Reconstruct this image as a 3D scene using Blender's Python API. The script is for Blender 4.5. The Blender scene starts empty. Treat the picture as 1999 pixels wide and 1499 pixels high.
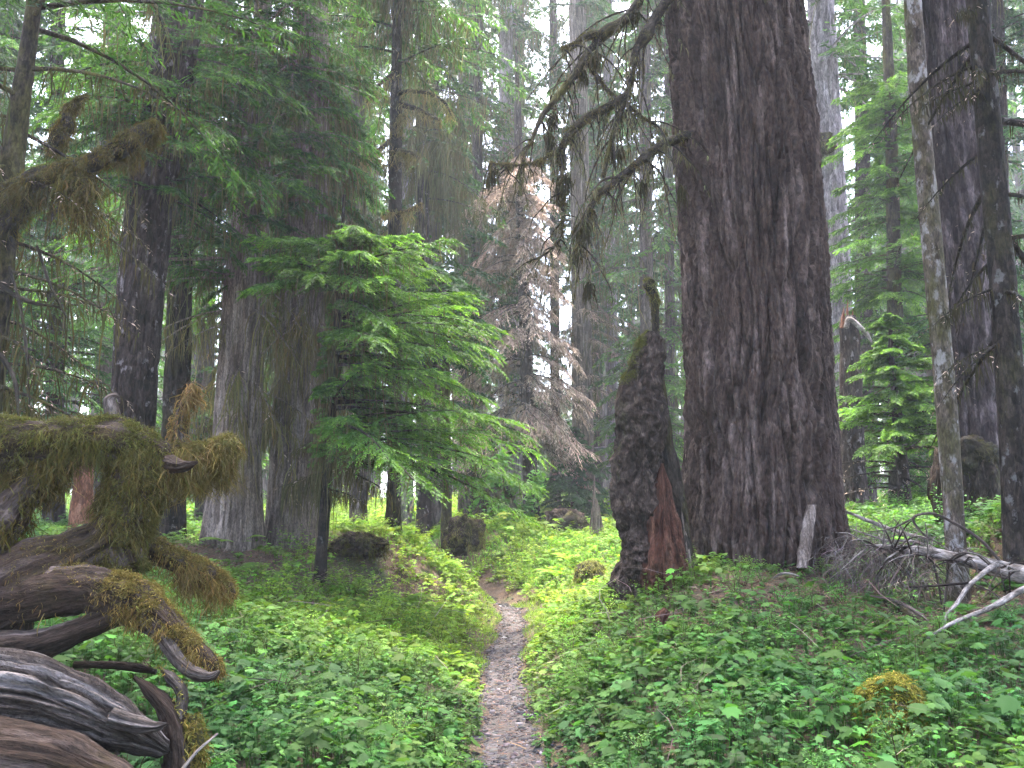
import bpy, math
import numpy as np
from mathutils import Vector

# ------------------------------------------------------------------ camera, sky, sun, exposure
scene = bpy.context.scene
CAM_H, PITCH, FPX = 1.6, math.radians(8.5), 1650.0
cam_d = bpy.data.cameras.new("camera")
cam = bpy.data.objects.new("camera", cam_d)
scene.collection.objects.link(cam)
cam.location = (0, 0, CAM_H)
cam.rotation_euler = (math.radians(90) + PITCH, 0, 0)
cam_d.sensor_width = 36.0
cam_d.lens = 36.0 * FPX / 1999.0
cam_d.clip_start = 0.05
cam_d.clip_end = 2000
scene.camera = cam

SUN_EL, SUN_AZ = math.radians(72), math.radians(-10)      # azimuth from +Y towards +X
world = bpy.data.worlds.new("World")
scene.world = world
world.use_nodes = True
wn = world.node_tree.nodes
wl = world.node_tree.links
bg = wn["Background"]
sky = wn.new("ShaderNodeTexSky")
sky.sky_type = 'NISHITA'
sky.sun_disc = False
sky.sun_elevation = SUN_EL
sky.sun_rotation = SUN_AZ
sky.dust_density = 5.0
sky.air_density = .85
sky.ozone_density = .8
wl.new(sky.outputs[0], bg.inputs[0])
bg.inputs[1].default_value = 0.15
sun_d = bpy.data.lights.new("sun", 'SUN')
sun_d.energy = 1.5
sun_d.angle = math.radians(12)
sun_d.color = (1.0, 0.95, 0.86)
sun = bpy.data.objects.new("sun", sun_d)
scene.collection.objects.link(sun)
_sd = Vector((math.sin(SUN_AZ) * math.cos(SUN_EL), math.cos(SUN_AZ) * math.cos(SUN_EL), math.sin(SUN_EL)))
sun.rotation_euler = _sd.to_track_quat('Z', 'Y').to_euler()
scene.view_settings.view_transform = 'Standard'
scene.view_settings.look = 'None'
scene.view_settings.exposure = 4.15
scene.view_settings.gamma = 1.0
scene.cycles.max_bounces = 5
scene.cycles.diffuse_bounces = 3
scene.cycles.glossy_bounces = 1
scene.cycles.transmission_bounces = 3
scene.cycles.volume_bounces = 0
scene.cycles.use_denoising = True
scene.cycles.sample_clamp_indirect = 6.0
scene.cycles.use_fast_gi = False

# ------------------------------------------------------------------ pixel -> place helpers
CP, SP = math.cos(PITCH), math.sin(PITCH)
def W(px, py, D):
    """the point at world depth D (metres along +Y) that the photo shows at pixel px, py"""
    a = (px - 999.5) / FPX
    b = (749.5 - py) / FPX
    dx, dy, dz = a, CP - b * SP, SP + b * CP
    s = D / dy
    return np.array([dx * s, D, CAM_H + dz * s])
def mpp(P):
    """metres per photo pixel at point P"""
    return (P[1] * CP + (P[2] - CAM_H) * SP) / FPX
def zpix(py, D):
    return W(999.5, py, D)[2]

# ------------------------------------------------------------------ noise
_r0 = np.random.default_rng(11)
_perm = _r0.permutation(256); _perm = np.concatenate([_perm] * 3)
_grad = _r0.normal(size=(256, 3)); _grad /= np.linalg.norm(_grad, axis=1)[:, None]
def pn(p):
    p = np.asarray(p, float)
    i = np.floor(p).astype(np.int64); f = p - i; i &= 255
    u = f * f * f * (f * (f * 6 - 15) + 10)
    res = np.zeros(len(p))
    for dx in (0, 1):
        wx = u[:, 0] if dx else 1 - u[:, 0]
        hx = _perm[(i[:, 0] + dx) & 255]
        for dy in (0, 1):
            wy = u[:, 1] if dy else 1 - u[:, 1]
            hy = _perm[hx + ((i[:, 1] + dy) & 255)]
            for dz in (0, 1):
                wz = u[:, 2] if dz else 1 - u[:, 2]
                g = _grad[_perm[hy + ((i[:, 2] + dz) & 255)]]
                res += wx * wy * wz * ((f[:, 0] - dx) * g[:, 0] + (f[:, 1] - dy) * g[:, 1] + (f[:, 2] - dz) * g[:, 2])
    return res * 1.5
def fbm(p, o=3):
    r = 0; a = 1.0
    for k in range(o):
        r = r + a * pn(np.asarray(p) * 2 ** k + 17.3 * k); a *= .5
    return r
def sst(a, b, x):
    t = np.clip((x - a) / (b - a), 0, 1)
    return t * t * (3 - 2 * t)
def nrm(v):
    return v / np.maximum(np.linalg.norm(v, axis=-1, keepdims=True), 1e-9)
ZUP = np.array([0, 0, 1.0])

# ------------------------------------------------------------------ mesh builder
class MB:
    def __init__(s):
        s.V = []; s.F4 = []; s.F3 = []; s.C = []; s.G = []; s.M4 = []; s.M3 = []; s.n = 0
    def add(s, V, F, col=None, mat=0, grain=None):
        V = np.asarray(V, np.float32).reshape(-1, 3)
        F = np.asarray(F, np.int32)
        if F.shape[1] == 4:
            s.F4.append(F + s.n); s.M4.append(np.full(len(F), mat, np.int32))
        else:
            s.F3.append(F + s.n); s.M3.append(np.full(len(F), mat, np.int32))
        s.V.append(V)
        c = np.ones((len(V), 4), np.float32)
        if col is not None:
            c[:, :3] = col
        s.C.append(c)
        s.G.append(V if grain is None else np.asarray(grain, np.float32))
        s.n += len(V)
    def build(s, name, mats, parent=None, smooth=True, loc=None, grain=False):
        me = bpy.data.meshes.new(name)
        V = np.concatenate(s.V)
        if parent is not None:
            loc = np.array(parent.location)
        if loc is not None:
            V = V - np.asarray(loc, np.float32)
        C = np.concatenate(s.C)
        f4 = np.concatenate(s.F4) if s.F4 else np.zeros((0, 4), np.int32)
        f3 = np.concatenate(s.F3) if s.F3 else np.zeros((0, 3), np.int32)
        mi = np.concatenate((s.M4 or [np.zeros(0, np.int32)]) + (s.M3 or [np.zeros(0, np.int32)]))
        nf = len(f4) + len(f3)
        li = np.concatenate([f4.ravel(), f3.ravel()]).astype(np.int32)
        tot = np.concatenate([np.full(len(f4), 4, np.int32), np.full(len(f3), 3, np.int32)])
        st = np.concatenate([[0], np.cumsum(tot)[:-1]]).astype(np.int32)
        me.vertices.add(len(V)); me.vertices.foreach_set("co", V.astype(np.float32).ravel())
        me.loops.add(len(li)); me.loops.foreach_set("vertex_index", li)
        me.polygons.add(nf)
        me.polygons.foreach_set("loop_start", st)
        me.polygons.foreach_set("material_index", mi.astype(np.int32))
        if smooth:
            me.polygons.foreach_set("use_smooth", np.ones(nf, bool))
        ca = me.color_attributes.new("Col", 'FLOAT_COLOR', 'POINT')
        ca.data.foreach_set("color", C.ravel())
        if grain:
            ga = me.attributes.new("Grain", 'FLOAT_VECTOR', 'POINT')
            ga.data.foreach_set("vector", np.concatenate(s.G).astype(np.float32).ravel())
        me.update(calc_edges=True)
        if not isinstance(mats, (list, tuple)):
            mats = [mats]
        for m in mats:
            me.materials.append(m)
        o = bpy.data.objects.new(name, me)
        scene.collection.objects.link(o)
        if parent is not None:
            o.parent = parent
        elif loc is not None:
            o.location = loc
        return o

def tag(o, label, cat, group=None):
    o["label"] = label; o["category"] = cat
    if group:
        o["group"] = group
    return o
def empty(name, loc, label, cat, group=None):
    o = bpy.data.objects.new(name, None)
    o.location = [float(x) for x in loc]
    o.empty_display_size = .2
    scene.collection.objects.link(o)
    return tag(o, label, cat, group)
def kind(o, k):
    o["kind"] = k
    return o

# ------------------------------------------------------------------ shapes
def resample(P, R, step):
    P = np.asarray(P, float); R = np.asarray(R, float)
    n = len(P)
    h = np.linalg.norm(np.diff(P, axis=0), axis=1)
    tan = np.empty_like(P)
    tan[0] = (P[1] - P[0]) / h[0]; tan[-1] = (P[-1] - P[-2]) / h[-1]
    if n > 2:
        a_ = (P[1:-1] - P[:-2]) / h[:-1, None]; b_ = (P[2:] - P[1:-1]) / h[1:, None]
        tan[1:-1] = (a_ * h[1:, None] + b_ * h[:-1, None]) / (h[1:] + h[:-1])[:, None]
    out, rad = [], []
    for i in range(n - 1):
        d = np.linalg.norm(P[i + 1] - P[i])
        st = step(0.5 * (P[i] + P[i + 1])) if callable(step) else step
        k = max(1, int(math.ceil(d / st)))
        t = (np.arange(k) / k)[:, None]
        out.append(P[i] * (2 * t ** 3 - 3 * t * t + 1) + P[i + 1] * (3 * t * t - 2 * t ** 3) + tan[i] * h[i] * (t ** 3 - 2 * t * t + t) + tan[i + 1] * h[i] * (t ** 3 - t * t))
        tt = t[:, 0]; ts = tt * tt * (3 - 2 * tt)
        rad.append(R[i] * (1 - ts) + R[i + 1] * ts)
    out.append(P[-1:]); rad.append(R[-1:])
    return np.concatenate(out), np.concatenate(rad)

def tube(mb, P, R, nseg=12, step=.1, disp=None, col=None, mat=0, cap=True, raw=False):
    """a limb or trunk along P with radii R; disp(grain, theta, s, r, xyz) gives the bumps. Returns surface points and normals."""
    if raw:
        C, r = np.asarray(P, float), np.asarray(R, float)
    else:
        C, r = resample(P, R, step)
    n = len(C)
    T = nrm(np.gradient(C, axis=0))
    N = np.zeros((n, 3))
    ref = np.array([1.0, 0, 0]) if abs(T[0][0]) < .8 else np.array([0, 1.0, 0])
    a = ref - T[0] * ref.dot(T[0]); N[0] = a / np.linalg.norm(a)
    for i in range(1, n):
        a = N[i - 1] - T[i] * N[i - 1].dot(T[i]); N[i] = a / np.linalg.norm(a)
    B = np.cross(T, N)
    s = np.concatenate([[0], np.cumsum(np.linalg.norm(np.diff(C, axis=0), axis=1))])
    th = np.arange(nseg) / nseg * 2 * math.pi
    ct, sn = np.cos(th), np.sin(th)
    dirs = N[:, None] * ct[None, :, None] + B[:, None] * sn[None, :, None]
    rg = np.repeat(r[:, None], nseg, 1)
    rm = max(float(np.median(r)), .02)
    grain = np.stack([rm * ct[None] + 0 * rg, rm * sn[None] + 0 * rg, np.repeat(s[:, None], nseg, 1)], -1).reshape(-1, 3)
    thg = np.repeat(th[None], n, 0).reshape(-1)
    sg = np.repeat(s[:, None], nseg, 1).reshape(-1)
    if disp is not None:
        X0 = (C[:, None] + dirs * rg[..., None]).reshape(-1, 3)
        rg = rg + disp(grain, thg, sg, rg.reshape(-1), X0).reshape(n, nseg)
    X = C[:, None] + dirs * rg[..., None]
    V = X.reshape(-1, 3)
    i = np.arange(n - 1)[:, None] * nseg; j = np.arange(nseg)[None]; j2 = (j + 1) % nseg
    F = np.stack([i + j, i + j2, i + nseg + j2, i + nseg + j], -1).reshape(-1, 4)
    cc = col
    if callable(col):
        cc = col(grain, thg, sg, V)
    mb.add(V, F, cc, mat, grain)
    if cap:
        for e, flip in ((0, True), (n - 1, False)):
            cidx = np.arange(nseg)
            ring = X[e]
            Vc = np.vstack([ring, C[e] + T[e] * (0.3 * r[e] * (-1 if flip else 1))])
            Fc = np.stack([cidx, (cidx + 1) % nseg, np.full(nseg, nseg)], -1)
            if flip:
                Fc = Fc[:, ::-1]
            c2 = None
            if cc is not None:
                cca = np.asarray(cc)
                c2 = cca if cca.ndim == 1 else np.vstack([cca.reshape(n, nseg, 3)[e], cca.reshape(n, nseg, 3)[e].mean(0)])
            mb.add(Vc, Fc, c2, mat, np.vstack([grain.reshape(n, nseg, 3)[e], [0, 0, s[e]]]))
    return V, dirs.reshape(-1, 3)

def rhombs(mb, P, D, N, L, Wd, col, mat=0, droop=0.0):
    """pointed leaf blades: base P, direction D, face normal N"""
    S = nrm(np.cross(D, N)) * (Wd * .5)[:, None]
    M = P + D * (L * .42)[:, None]
    E = P + D * L[:, None]
    if droop:
        E = E - ZUP * (L * droop)[:, None]
    V = np.stack([P, M + S, E, M - S], 1).reshape(-1, 3)
    F = np.arange(len(P) * 4).reshape(-1, 4)
    mb.add(V, F, np.repeat(col, 4, 0) if np.ndim(col) == 2 else col, mat)

def strands(mb, P, D0, L, Wd, rng, grav=1.0, sway=.12, k=4, col=(.1, .1, .03), mat=0):
    """thin ribbons that start at P along D0 and bend down: moss, lichen, dead twigs, grass (grav < 0 bends up)"""
    n = len(P)
    L = np.broadcast_to(L, (n,)); Wd = np.broadcast_to(Wd, (n,))
    t = np.linspace(0, 1, k)
    side = rng.normal(size=(n, 3)); side[:, 2] *= .15
    side = nrm(side - D0 * (side * D0).sum(1, keepdims=True) * .5)
    sw = rng.normal(size=(n, 3)); sw[:, 2] = 0
    ph = rng.uniform(0, 6.28, (n, 1))
    pts = []
    for q in t:
        p = P + D0 * (L * q * (1 - .5 * q * min(abs(grav), 1)))[:, None] - ZUP * (L * grav * q * q)[:, None] + sw * (L * sway)[:, None] * np.sin(ph + q * 5) * q
        pts.append(p)
    pts = np.stack(pts, 1)
    w = (np.array([.75] + [1.0] * (k - 2) + [.12]) * .5)[None, :, None] * Wd[:, None, None]
    A = pts + side[:, None] * w; Bq = pts - side[:, None] * w
    V = np.stack([A, Bq], 2).reshape(n, -1, 3)
    b = np.arange(n)[:, None] * (2 * k)
    F = []
    for i in range(k - 1):
        F.append(np.stack([b[:, 0] + 2 * i, b[:, 0] + 2 * i + 1, b[:, 0] + 2 * i + 3, b[:, 0] + 2 * i + 2], -1))
    F = np.concatenate(F)
    c = np.repeat(col, 2 * k, 0) if np.ndim(col) == 2 else col
    mb.add(V.reshape(-1, 3), F, c, mat)

def vary(rng, n, base, v=.25, hue=.08):
    c = np.asarray(base)[None] * np.exp(rng.normal(0, v, (n, 1))) * np.exp(rng.normal(0, hue, (n, 3)))
    return c

# ------------------------------------------------------------------ materials
def newmat(name):
    m = bpy.data.materials.new(name); m.use_nodes = True
    nt = m.node_tree; nt.nodes.clear()
    out = nt.nodes.new("ShaderNodeOutputMaterial")
    return m, nt, out
def leaf_mat(name, trans=.4, rough=.5, spec=.3, tcol=(1.25, 1.3, .55)):
    m, nt, out = newmat(name)
    at = nt.nodes.new("ShaderNodeAttribute"); at.attribute_name = "Col"
    bs = nt.nodes.new("ShaderNodeBsdfPrincipled")
    bs.inputs["Roughness"].default_value = rough
    bs.inputs["Specular IOR Level"].default_value = spec
    nt.links.new(at.outputs["Color"], bs.inputs["Base Color"])
    tr = nt.nodes.new("ShaderNodeBsdfTranslucent")
    mu = nt.nodes.new("ShaderNodeMix"); mu.data_type = 'RGBA'; mu.blend_type = 'MULTIPLY'; mu.inputs[0].default_value = 1
    nt.links.new(at.outputs["Color"], mu.inputs[6]); mu.inputs[7].default_value = (*tcol, 1)
    nt.links.new(mu.outputs[2], tr.inputs["Color"])
    mx = nt.nodes.new("ShaderNodeMixShader"); mx.inputs[0].default_value = trans
    nt.links.new(bs.outputs[0], mx.inputs[1]); nt.links.new(tr.outputs[0], mx.inputs[2])
    nt.links.new(mx.outputs[0], out.inputs[0])
    return m
def ramp(nt, stops):
    r = nt.nodes.new("ShaderNodeValToRGB")
    e = r.color_ramp.elements
    while len(e) < len(stops):
        e.new(.5)
    for i, (p, c) in enumerate(stops):
        e[i].position = p; e[i].color = (*c, 1) if len(c) == 3 else c
    return r
def nz(nt, vec, scale, detail=5, rough=.6, dist=0.0):
    n = nt.nodes.new("ShaderNodeTexNoise")
    n.inputs["Scale"].default_value = scale; n.inputs["Detail"].default_value = detail
    n.inputs["Roughness"].default_value = rough; n.inputs["Distortion"].default_value = dist
    if vec is not None:
        nt.links.new(vec, n.inputs["Vector"])
    return n
def mapping(nt, vec, sc):
    mp = nt.nodes.new("ShaderNodeMapping"); mp.inputs["Scale"].default_value = sc
    nt.links.new(vec, mp.inputs["Vector"])
    return mp.outputs[0]
def mixc(nt, fac, a, b, mode='MIX'):
    x = nt.nodes.new("ShaderNodeMix"); x.data_type = 'RGBA'; x.blend_type = mode
    if isinstance(fac, (int, float)):
        x.inputs[0].default_value = fac
    else:
        nt.links.new(fac, x.inputs[0])
    for v, i in ((a, 6), (b, 7)):
        if isinstance(v, tuple):
            x.inputs[i].default_value = (*v, 1)
        else:
            nt.links.new(v, x.inputs[i])
    return x.outputs[2]
def bark_mat(name, dark, mid, light, around=6.0, stretch=7.0, moss=0.0, moss_col=(.07, .075, .02), bump=.5, lichen=0.0, fleck=(.35, .33, .36), patch=None, plate=2.0):
    m, nt, out = newmat(name)
    at = nt.nodes.new("ShaderNodeAttribute"); at.attribute_name = "Grain"
    g = at.outputs["Vector"]
    v1 = mapping(nt, g, (around, around, around / stretch))
    n1 = nz(nt, v1, 1.0, 6, .62, .6)
    r1 = ramp(nt, [(.3, dark), (.5, mid), (.72, light)])
    nt.links.new(n1.outputs["Fac"], r1.inputs[0])
    v2 = mapping(nt, g, (around * 6, around * 6, around * 1.6))
    n2 = nz(nt, v2, 1.0, 4, .7)
    r2 = ramp(nt, [(.35, (.45, .45, .45)), (.65, (1.35, 1.32, 1.3))])
    nt.links.new(n2.outputs["Fac"], r2.inputs[0])
    col = mixc(nt, 1.0, r1.outputs[0], r2.outputs[0], 'MULTIPLY')
    # scaly plates: each with its own shade, cracks between them
    wv = nz(nt, mapping(nt, g, (around * .8, around * .8, around * .3)), 1.0, 3, .6)
    av = nt.nodes.new("ShaderNodeVectorMath"); av.operation = 'MULTIPLY_ADD'
    nt.links.new(wv.outputs["Color"], av.inputs[0]); av.inputs[1].default_value = (.9, .9, .9)
    nt.links.new(mapping(nt, g, (around * plate, around * plate, around * plate / max(1.6, stretch * .42))), av.inputs[2])
    vo = nt.nodes.new("ShaderNodeTexVoronoi"); vo.inputs["Scale"].default_value = 1.0
    nt.links.new(av.outputs[0], vo.inputs["Vector"])
    sp = nt.nodes.new("ShaderNodeSeparateColor"); nt.links.new(vo.outputs["Color"], sp.inputs[0])
    rv = ramp(nt, [(0, (.62, .6, .6)), (1, (1.4, 1.38, 1.38))]); nt.links.new(sp.outputs[0], rv.inputs[0])
    col = mixc(nt, 1.0, col, rv.outputs[0], 'MULTIPLY')
    if patch:                                                  # large reddish or grey areas
        n5 = nz(nt, mapping(nt, g, (1.3, 1.3, .6)), 1.0, 4, .6)
        r5 = ramp(nt, [(.48, (0, 0, 0)), (.66, (.75, .75, .75))])
        nt.links.new(n5.outputs["Fac"], r5.inputs[0])
        pc = mixc(nt, 1.0, r2.outputs[0], patch, 'MULTIPLY')
        col = mixc(nt, r5.outputs[0], col, pc)
    if lichen:
        n3 = nz(nt, mapping(nt, g, (9, 9, 5)), 1.0, 5, .65)
        r3 = ramp(nt, [(.62 - .2 * lichen, (0, 0, 0)), (.66 - .1 * lichen, (1, 1, 1))])
        nt.links.new(n3.outputs["Fac"], r3.inputs[0])
        col = mixc(nt, r3.outputs[0], col, fleck)
    if moss:
        n4 = nz(nt, mapping(nt, g, (2.2, 2.2, 1.0)), 1.0, 6, .7)
        r4 = ramp(nt, [(.72 - .4 * moss, (0, 0, 0)), (.82 - .3 * moss, (1, 1, 1))])
        nt.links.new(n4.outputs["Fac"], r4.inputs[0])
        mc = mixc(nt, 1.0, moss_col, r2.outputs[0], 'MULTIPLY')
        col = mixc(nt, r4.outputs[0], col, mc)
    bs = nt.nodes.new("ShaderNodeBsdfPrincipled")
    bs.inputs["Roughness"].default_value = .9
    bs.inputs["Specular IOR Level"].default_value = .1
    nt.links.new(col, bs.inputs["Base Color"])
    add = nt.nodes.new("ShaderNodeMath"); add.operation = 'MULTIPLY_ADD'
    nt.links.new(n2.outputs["Fac"], add.inputs[0]); add.inputs[1].default_value = .45
    ad2 = nt.nodes.new("ShaderNodeMath"); ad2.operation = 'MULTIPLY_ADD'
    nt.links.new(vo.outputs["Distance"], ad2.inputs[0]); ad2.inputs[1].default_value = -.55
    nt.links.new(n1.outputs["Fac"], ad2.inputs[2])
    nt.links.new(ad2.outputs[0], add.inputs[2])
    bp = nt.nodes.new("ShaderNodeBump"); bp.inputs["Strength"].default_value = bump; bp.inputs["Distance"].default_value = .05
    nt.links.new(add.outputs[0], bp.inputs["Height"])
    nt.links.new(bp.outputs[0], bs.inputs["Normal"])
    nt.links.new(bs.outputs[0], out.inputs[0])
    return m
def matte_col(name, trans=.0, rough=.9):
    return leaf_mat(name, trans, rough, .1, (1.1, 1.1, .8))

M_LEAF = leaf_mat("needle foliage", .42, .6, .15)
M_HERB = leaf_mat("broad herb leaf", .45, .6, .15)
M_MOSS = leaf_mat("hanging moss", .3, .9, .05, (1.15, 1.1, .7))
M_TWIG = matte_col("dead twig")
M_FIR = bark_mat("fir bark", (.015, .0095, .0072), (.057, .039, .0315), (.175, .135, .12), 9.0, 8, .1, bump=1.2, patch=(.06, .039, .03), plate=2.6)
M_DARK = bark_mat("dark conifer bark", (.011, .0075, .006), (.029, .0205, .0175), (.085, .066, .06), 10, 5, .25, bump=.8, lichen=.1, fleck=(.14, .12, .125))
M_CEDAR = bark_mat("fibrous grey cedar bark", (.05, .036, .028), (.145, .115, .096), (.28, .235, .21), 14, 16, .25, bump=.5, moss_col=(.09, .085, .035))
M_MOSSY = bark_mat("moss grown bark", (.012, .0095, .0075), (.03, .024, .018), (.065, .054, .043), 10, 5, .62, bump=.6, moss_col=(.075, .07, .018))
M_PALE = bark_mat("pale grey bark", (.09, .075, .08), (.19, .165, .175), (.33, .30, .32), 8, 8, .08, bump=.5)
M_GREY = bark_mat("grey brown bark", (.026, .019, .016), (.07, .054, .048), (.165, .135, .126), 8, 8, .15, bump=.5)
M_ALDER = bark_mat("mottled alder bark", (.04, .031, .024), (.085, .067, .052), (.15, .125, .105), 9, 2, .66, bump=.4, lichen=.5, fleck=(.26, .24, .23), moss_col=(.06, .055, .02))
M_BIRCH = bark_mat("pale fallen wood bark", (.06, .05, .04), (.19, .168, .152), (.42, .395, .385), 12, 2.5, .5, bump=.5, moss_col=(.045, .04, .016))
M_WOOD = bark_mat("weathered root wood", (.013, .0085, .006), (.036, .025, .019), (.13, .104, .094), 13, 14, .5, bump=.9, moss_col=(.042, .034, .012), patch=(.035, .02, .013), plate=1.2)
M_SILVER = bark_mat("silvered bare wood", (.022, .016, .012), (.085, .07, .062), (.31, .285, .28), 20, 18, .36, bump=1.2, moss_col=(.045, .034, .015), patch=(.07, .05, .04), plate=1.3)
M_BURL = bark_mat("burl bark", (.011, .0075, .0055), (.037, .026, .02), (.11, .083, .07), 13, 1.2, .42, bump=1.2, moss_col=(.06, .062, .018))
M_ROT = bark_mat("red rotten heartwood", (.022, .0095, .0065), (.062, .027, .017), (.13, .072, .048), 18, 10, .3, bump=.7)
M_REDBARK = bark_mat("red peeled bark", (.08, .03, .018), (.17, .075, .045), (.25, .13, .09), 10, 6, .05, bump=.5)

M_EDGE = bark_mat("dim mossy bark", (.008, .006, .005), (.02, .0155, .012), (.045, .036, .03), 10, 4, .5, bump=.6, moss_col=(.036, .033, .012), lichen=.15, fleck=(.085, .08, .075))
M_PURPLE = bark_mat("purple brown furrowed bark", (.016, .011, .0105), (.05, .037, .036), (.19, .155, .16), 8, 9, .15, bump=.8)
def ground_mat():
    m, nt, out = newmat("forest soil")
    tc = nt.nodes.new("ShaderNodeTexCoord")
    p = tc.outputs["Object"]
    n1 = nz(nt, p, 1.1, 6, .65)
    r1 = ramp(nt, [(.38, (.045, .028, .017)), (.52, (.085, .055, .034)), (.6, (.05, .06, .018)), (.74, (.06, .09, .02))])
    nt.links.new(n1.outputs["Fac"], r1.inputs[0])
    n2 = nz(nt, p, 42, 5, .7)
    r2 = ramp(nt, [(.35, (.25, .25, .25)), (.68, (1.9, 1.75, 1.6))])
    nt.links.new(n2.outputs["Fac"], r2.inputs[0])
    col = mixc(nt, 1.0, r1.outputs[0], r2.outputs[0], 'MULTIPLY')
    bs = nt.nodes.new("ShaderNodeBsdfPrincipled"); bs.inputs["Roughness"].default_value = .95
    nt.links.new(col, bs.inputs["Base Color"])
    bp = nt.nodes.new("ShaderNodeBump"); bp.inputs["Strength"].default_value = .8; bp.inputs["Distance"].default_value = .04
    nt.links.new(n2.outputs["Fac"], bp.inputs["Height"]); nt.links.new(bp.outputs[0], bs.inputs["Normal"])
    nt.links.new(bs.outputs[0], out.inputs[0])
    return m
def trail_mat():
    m, nt, out = newmat("gravel trail")
    tc = nt.nodes.new("ShaderNodeTexCoord")
    p = tc.outputs["Object"]
    vo = nt.nodes.new("ShaderNodeTexVoronoi"); vo.inputs["Scale"].default_value = 46; vo.inputs["Randomness"].default_value = 1
    nt.links.new(p, vo.inputs["Vector"])
    sep = nt.nodes.new("ShaderNodeSeparateColor"); nt.links.new(vo.outputs["Color"], sep.inputs[0])
    r1 = ramp(nt, [(.0, (.02, .017, .017)), (.5, (.045, .04, .042)), (.85, (.085, .078, .083)), (1, (.15, .14, .15))])
    nt.links.new(sep.outputs[0], r1.inputs[0])
    n1 = nz(nt, p, 3.0, 5, .7)
    r2 = ramp(nt, [(.36, (0, 0, 0)), (.56, (1, 1, 1))])
    nt.links.new(n1.outputs["Fac"], r2.inputs[0])
    n3 = nz(nt, p, 60, 3, .7)
    r3 = ramp(nt, [(.3, (.026, .02, .018)), (.7, (.076, .06, .054))])
    nt.links.new(n3.outputs["Fac"], r3.inputs[0])
    col = mixc(nt, r2.outputs[0], r1.outputs[0], r3.outputs[0])
    bs = nt.nodes.new("ShaderNodeBsdfPrincipled"); bs.inputs["Roughness"].default_value = .85
    nt.links.new(col, bs.inputs["Base Color"])
    bp = nt.nodes.new("ShaderNodeBump"); bp.inputs["Strength"].default_value = .9; bp.inputs["Distance"].default_value = .02
    nt.links.new(vo.outputs["Distance"], bp.inputs["Height"]); bp.invert = True
    nt.links.new(bp.outputs[0], bs.inputs["Normal"])
    nt.links.new(bs.outputs[0], out.inputs[0])
    return m
M_SOIL = ground_mat(); M_TRAIL = trail_mat()

# ------------------------------------------------------------------ ground
_ctrl = []
for px, py, D in [(300, 1499, 4.7), (600, 1499, 4.9), (150, 1300, 6.0), (350, 1200, 8.6), (420, 1065, 13.2), (560, 1062, 14), (690, 1060, 14), (770, 1045, 15.5),
                  (500, 1130, 11.5), (800, 1150, 13.5), (700, 1300, 7.8), (880, 1120, 17), (900, 1050, 20), (1100, 1045, 23), (1000, 1022, 33), (1040, 1024, 25),
                  (1280, 1150, 8.9), (1500, 1085, 9.4), (1640, 1080, 9.6), (1350, 1085, 10.6), (1400, 1205, 7.6), (1400, 1320, 6.0), (1400, 1499, 4.7), (1180, 1180, 10.5), (1130, 1090, 17),
                  (1800, 1330, 5.9), (1900, 1120, 8.6), (1990, 1090, 8.5), (1900, 1499, 4.4), (1730, 1190, 7.6), (1500, 1040, 14), (1700, 1010, 14),
                  (1840, 1040, 11), (200, 1040, 16), (0, 1100, 12), (-300, 1100, 12), (2300, 1080, 12), (1250, 1020, 26), (300, 1020, 25), (1700, 1010, 25)]:
    _ctrl.append(W(px, py, D))
TRAIL_PX = [(1012, 1620), (1003, 1499), (990, 1400), (980, 1320), (988, 1260), (1000, 1215), (1000, 1190), (985, 1172), (962, 1160), (935, 1150)]
TRAIL = []
for px, py in TRAIL_PX:
    D = CAM_H * FPX / (py - 996.5)
    for _ in range(8):
        D *= CAM_H / (CAM_H - W(px, py, D)[2])
    TRAIL.append(W(px, py, D))
TRAIL = [np.array([.12, -3, 0]), np.array([.1, 0.5, 0])] + TRAIL + [np.array([-1.4, 19.0, .12]), np.array([-3.2, 22, .4])]
_ctrl += TRAIL
_ctrl += [np.array(p, float) for p in [(-4, 0, .1), (4, 0, .1), (-8, -8, 0), (8, -8, 0), (0, -12, 0), (-20, 5, .6), (20, 5, .8), (-30, 30, 1.3), (30, 30, 1.3),
                                       (0, 50, 1.6), (-40, 60, 2), (40, 60, 2), (0, 90, 2.5), (-90, 90, 3), (90, 90, 3), (-60, -40, 0), (60, -40, 0), (0, 160, 3), (-100, 20, 1), (100, 20, 1)]]
_ctrl = np.array(_ctrl)
_phi = lambda r: -np.sqrt(r * r + .15)
_A = _phi(np.linalg.norm(_ctrl[:, None, :2] - _ctrl[None, :, :2], axis=-1))
_n = len(_ctrl)
_S = np.zeros((_n + 1, _n + 1)); _S[:_n, :_n] = _A - np.eye(_n) * .12; _S[:_n, _n] = 1; _S[_n, :_n] = 1
_wt = np.linalg.solve(_S, np.concatenate([_ctrl[:, 2], [0]]))
TR2 = resample(np.array(TRAIL), np.ones(len(TRAIL)), .15)[0]
def trail_dist(x, y):
    x = np.atleast_1d(x); y = np.atleast_1d(y)
    out = np.empty(len(x))
    for k in range(0, len(x), 20000):
        d = np.hypot(x[k:k + 20000, None] - TR2[None, :, 0], y[k:k + 20000, None] - TR2[None, :, 1])
        out[k:k + 20000] = d.min(1)
    return out
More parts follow.
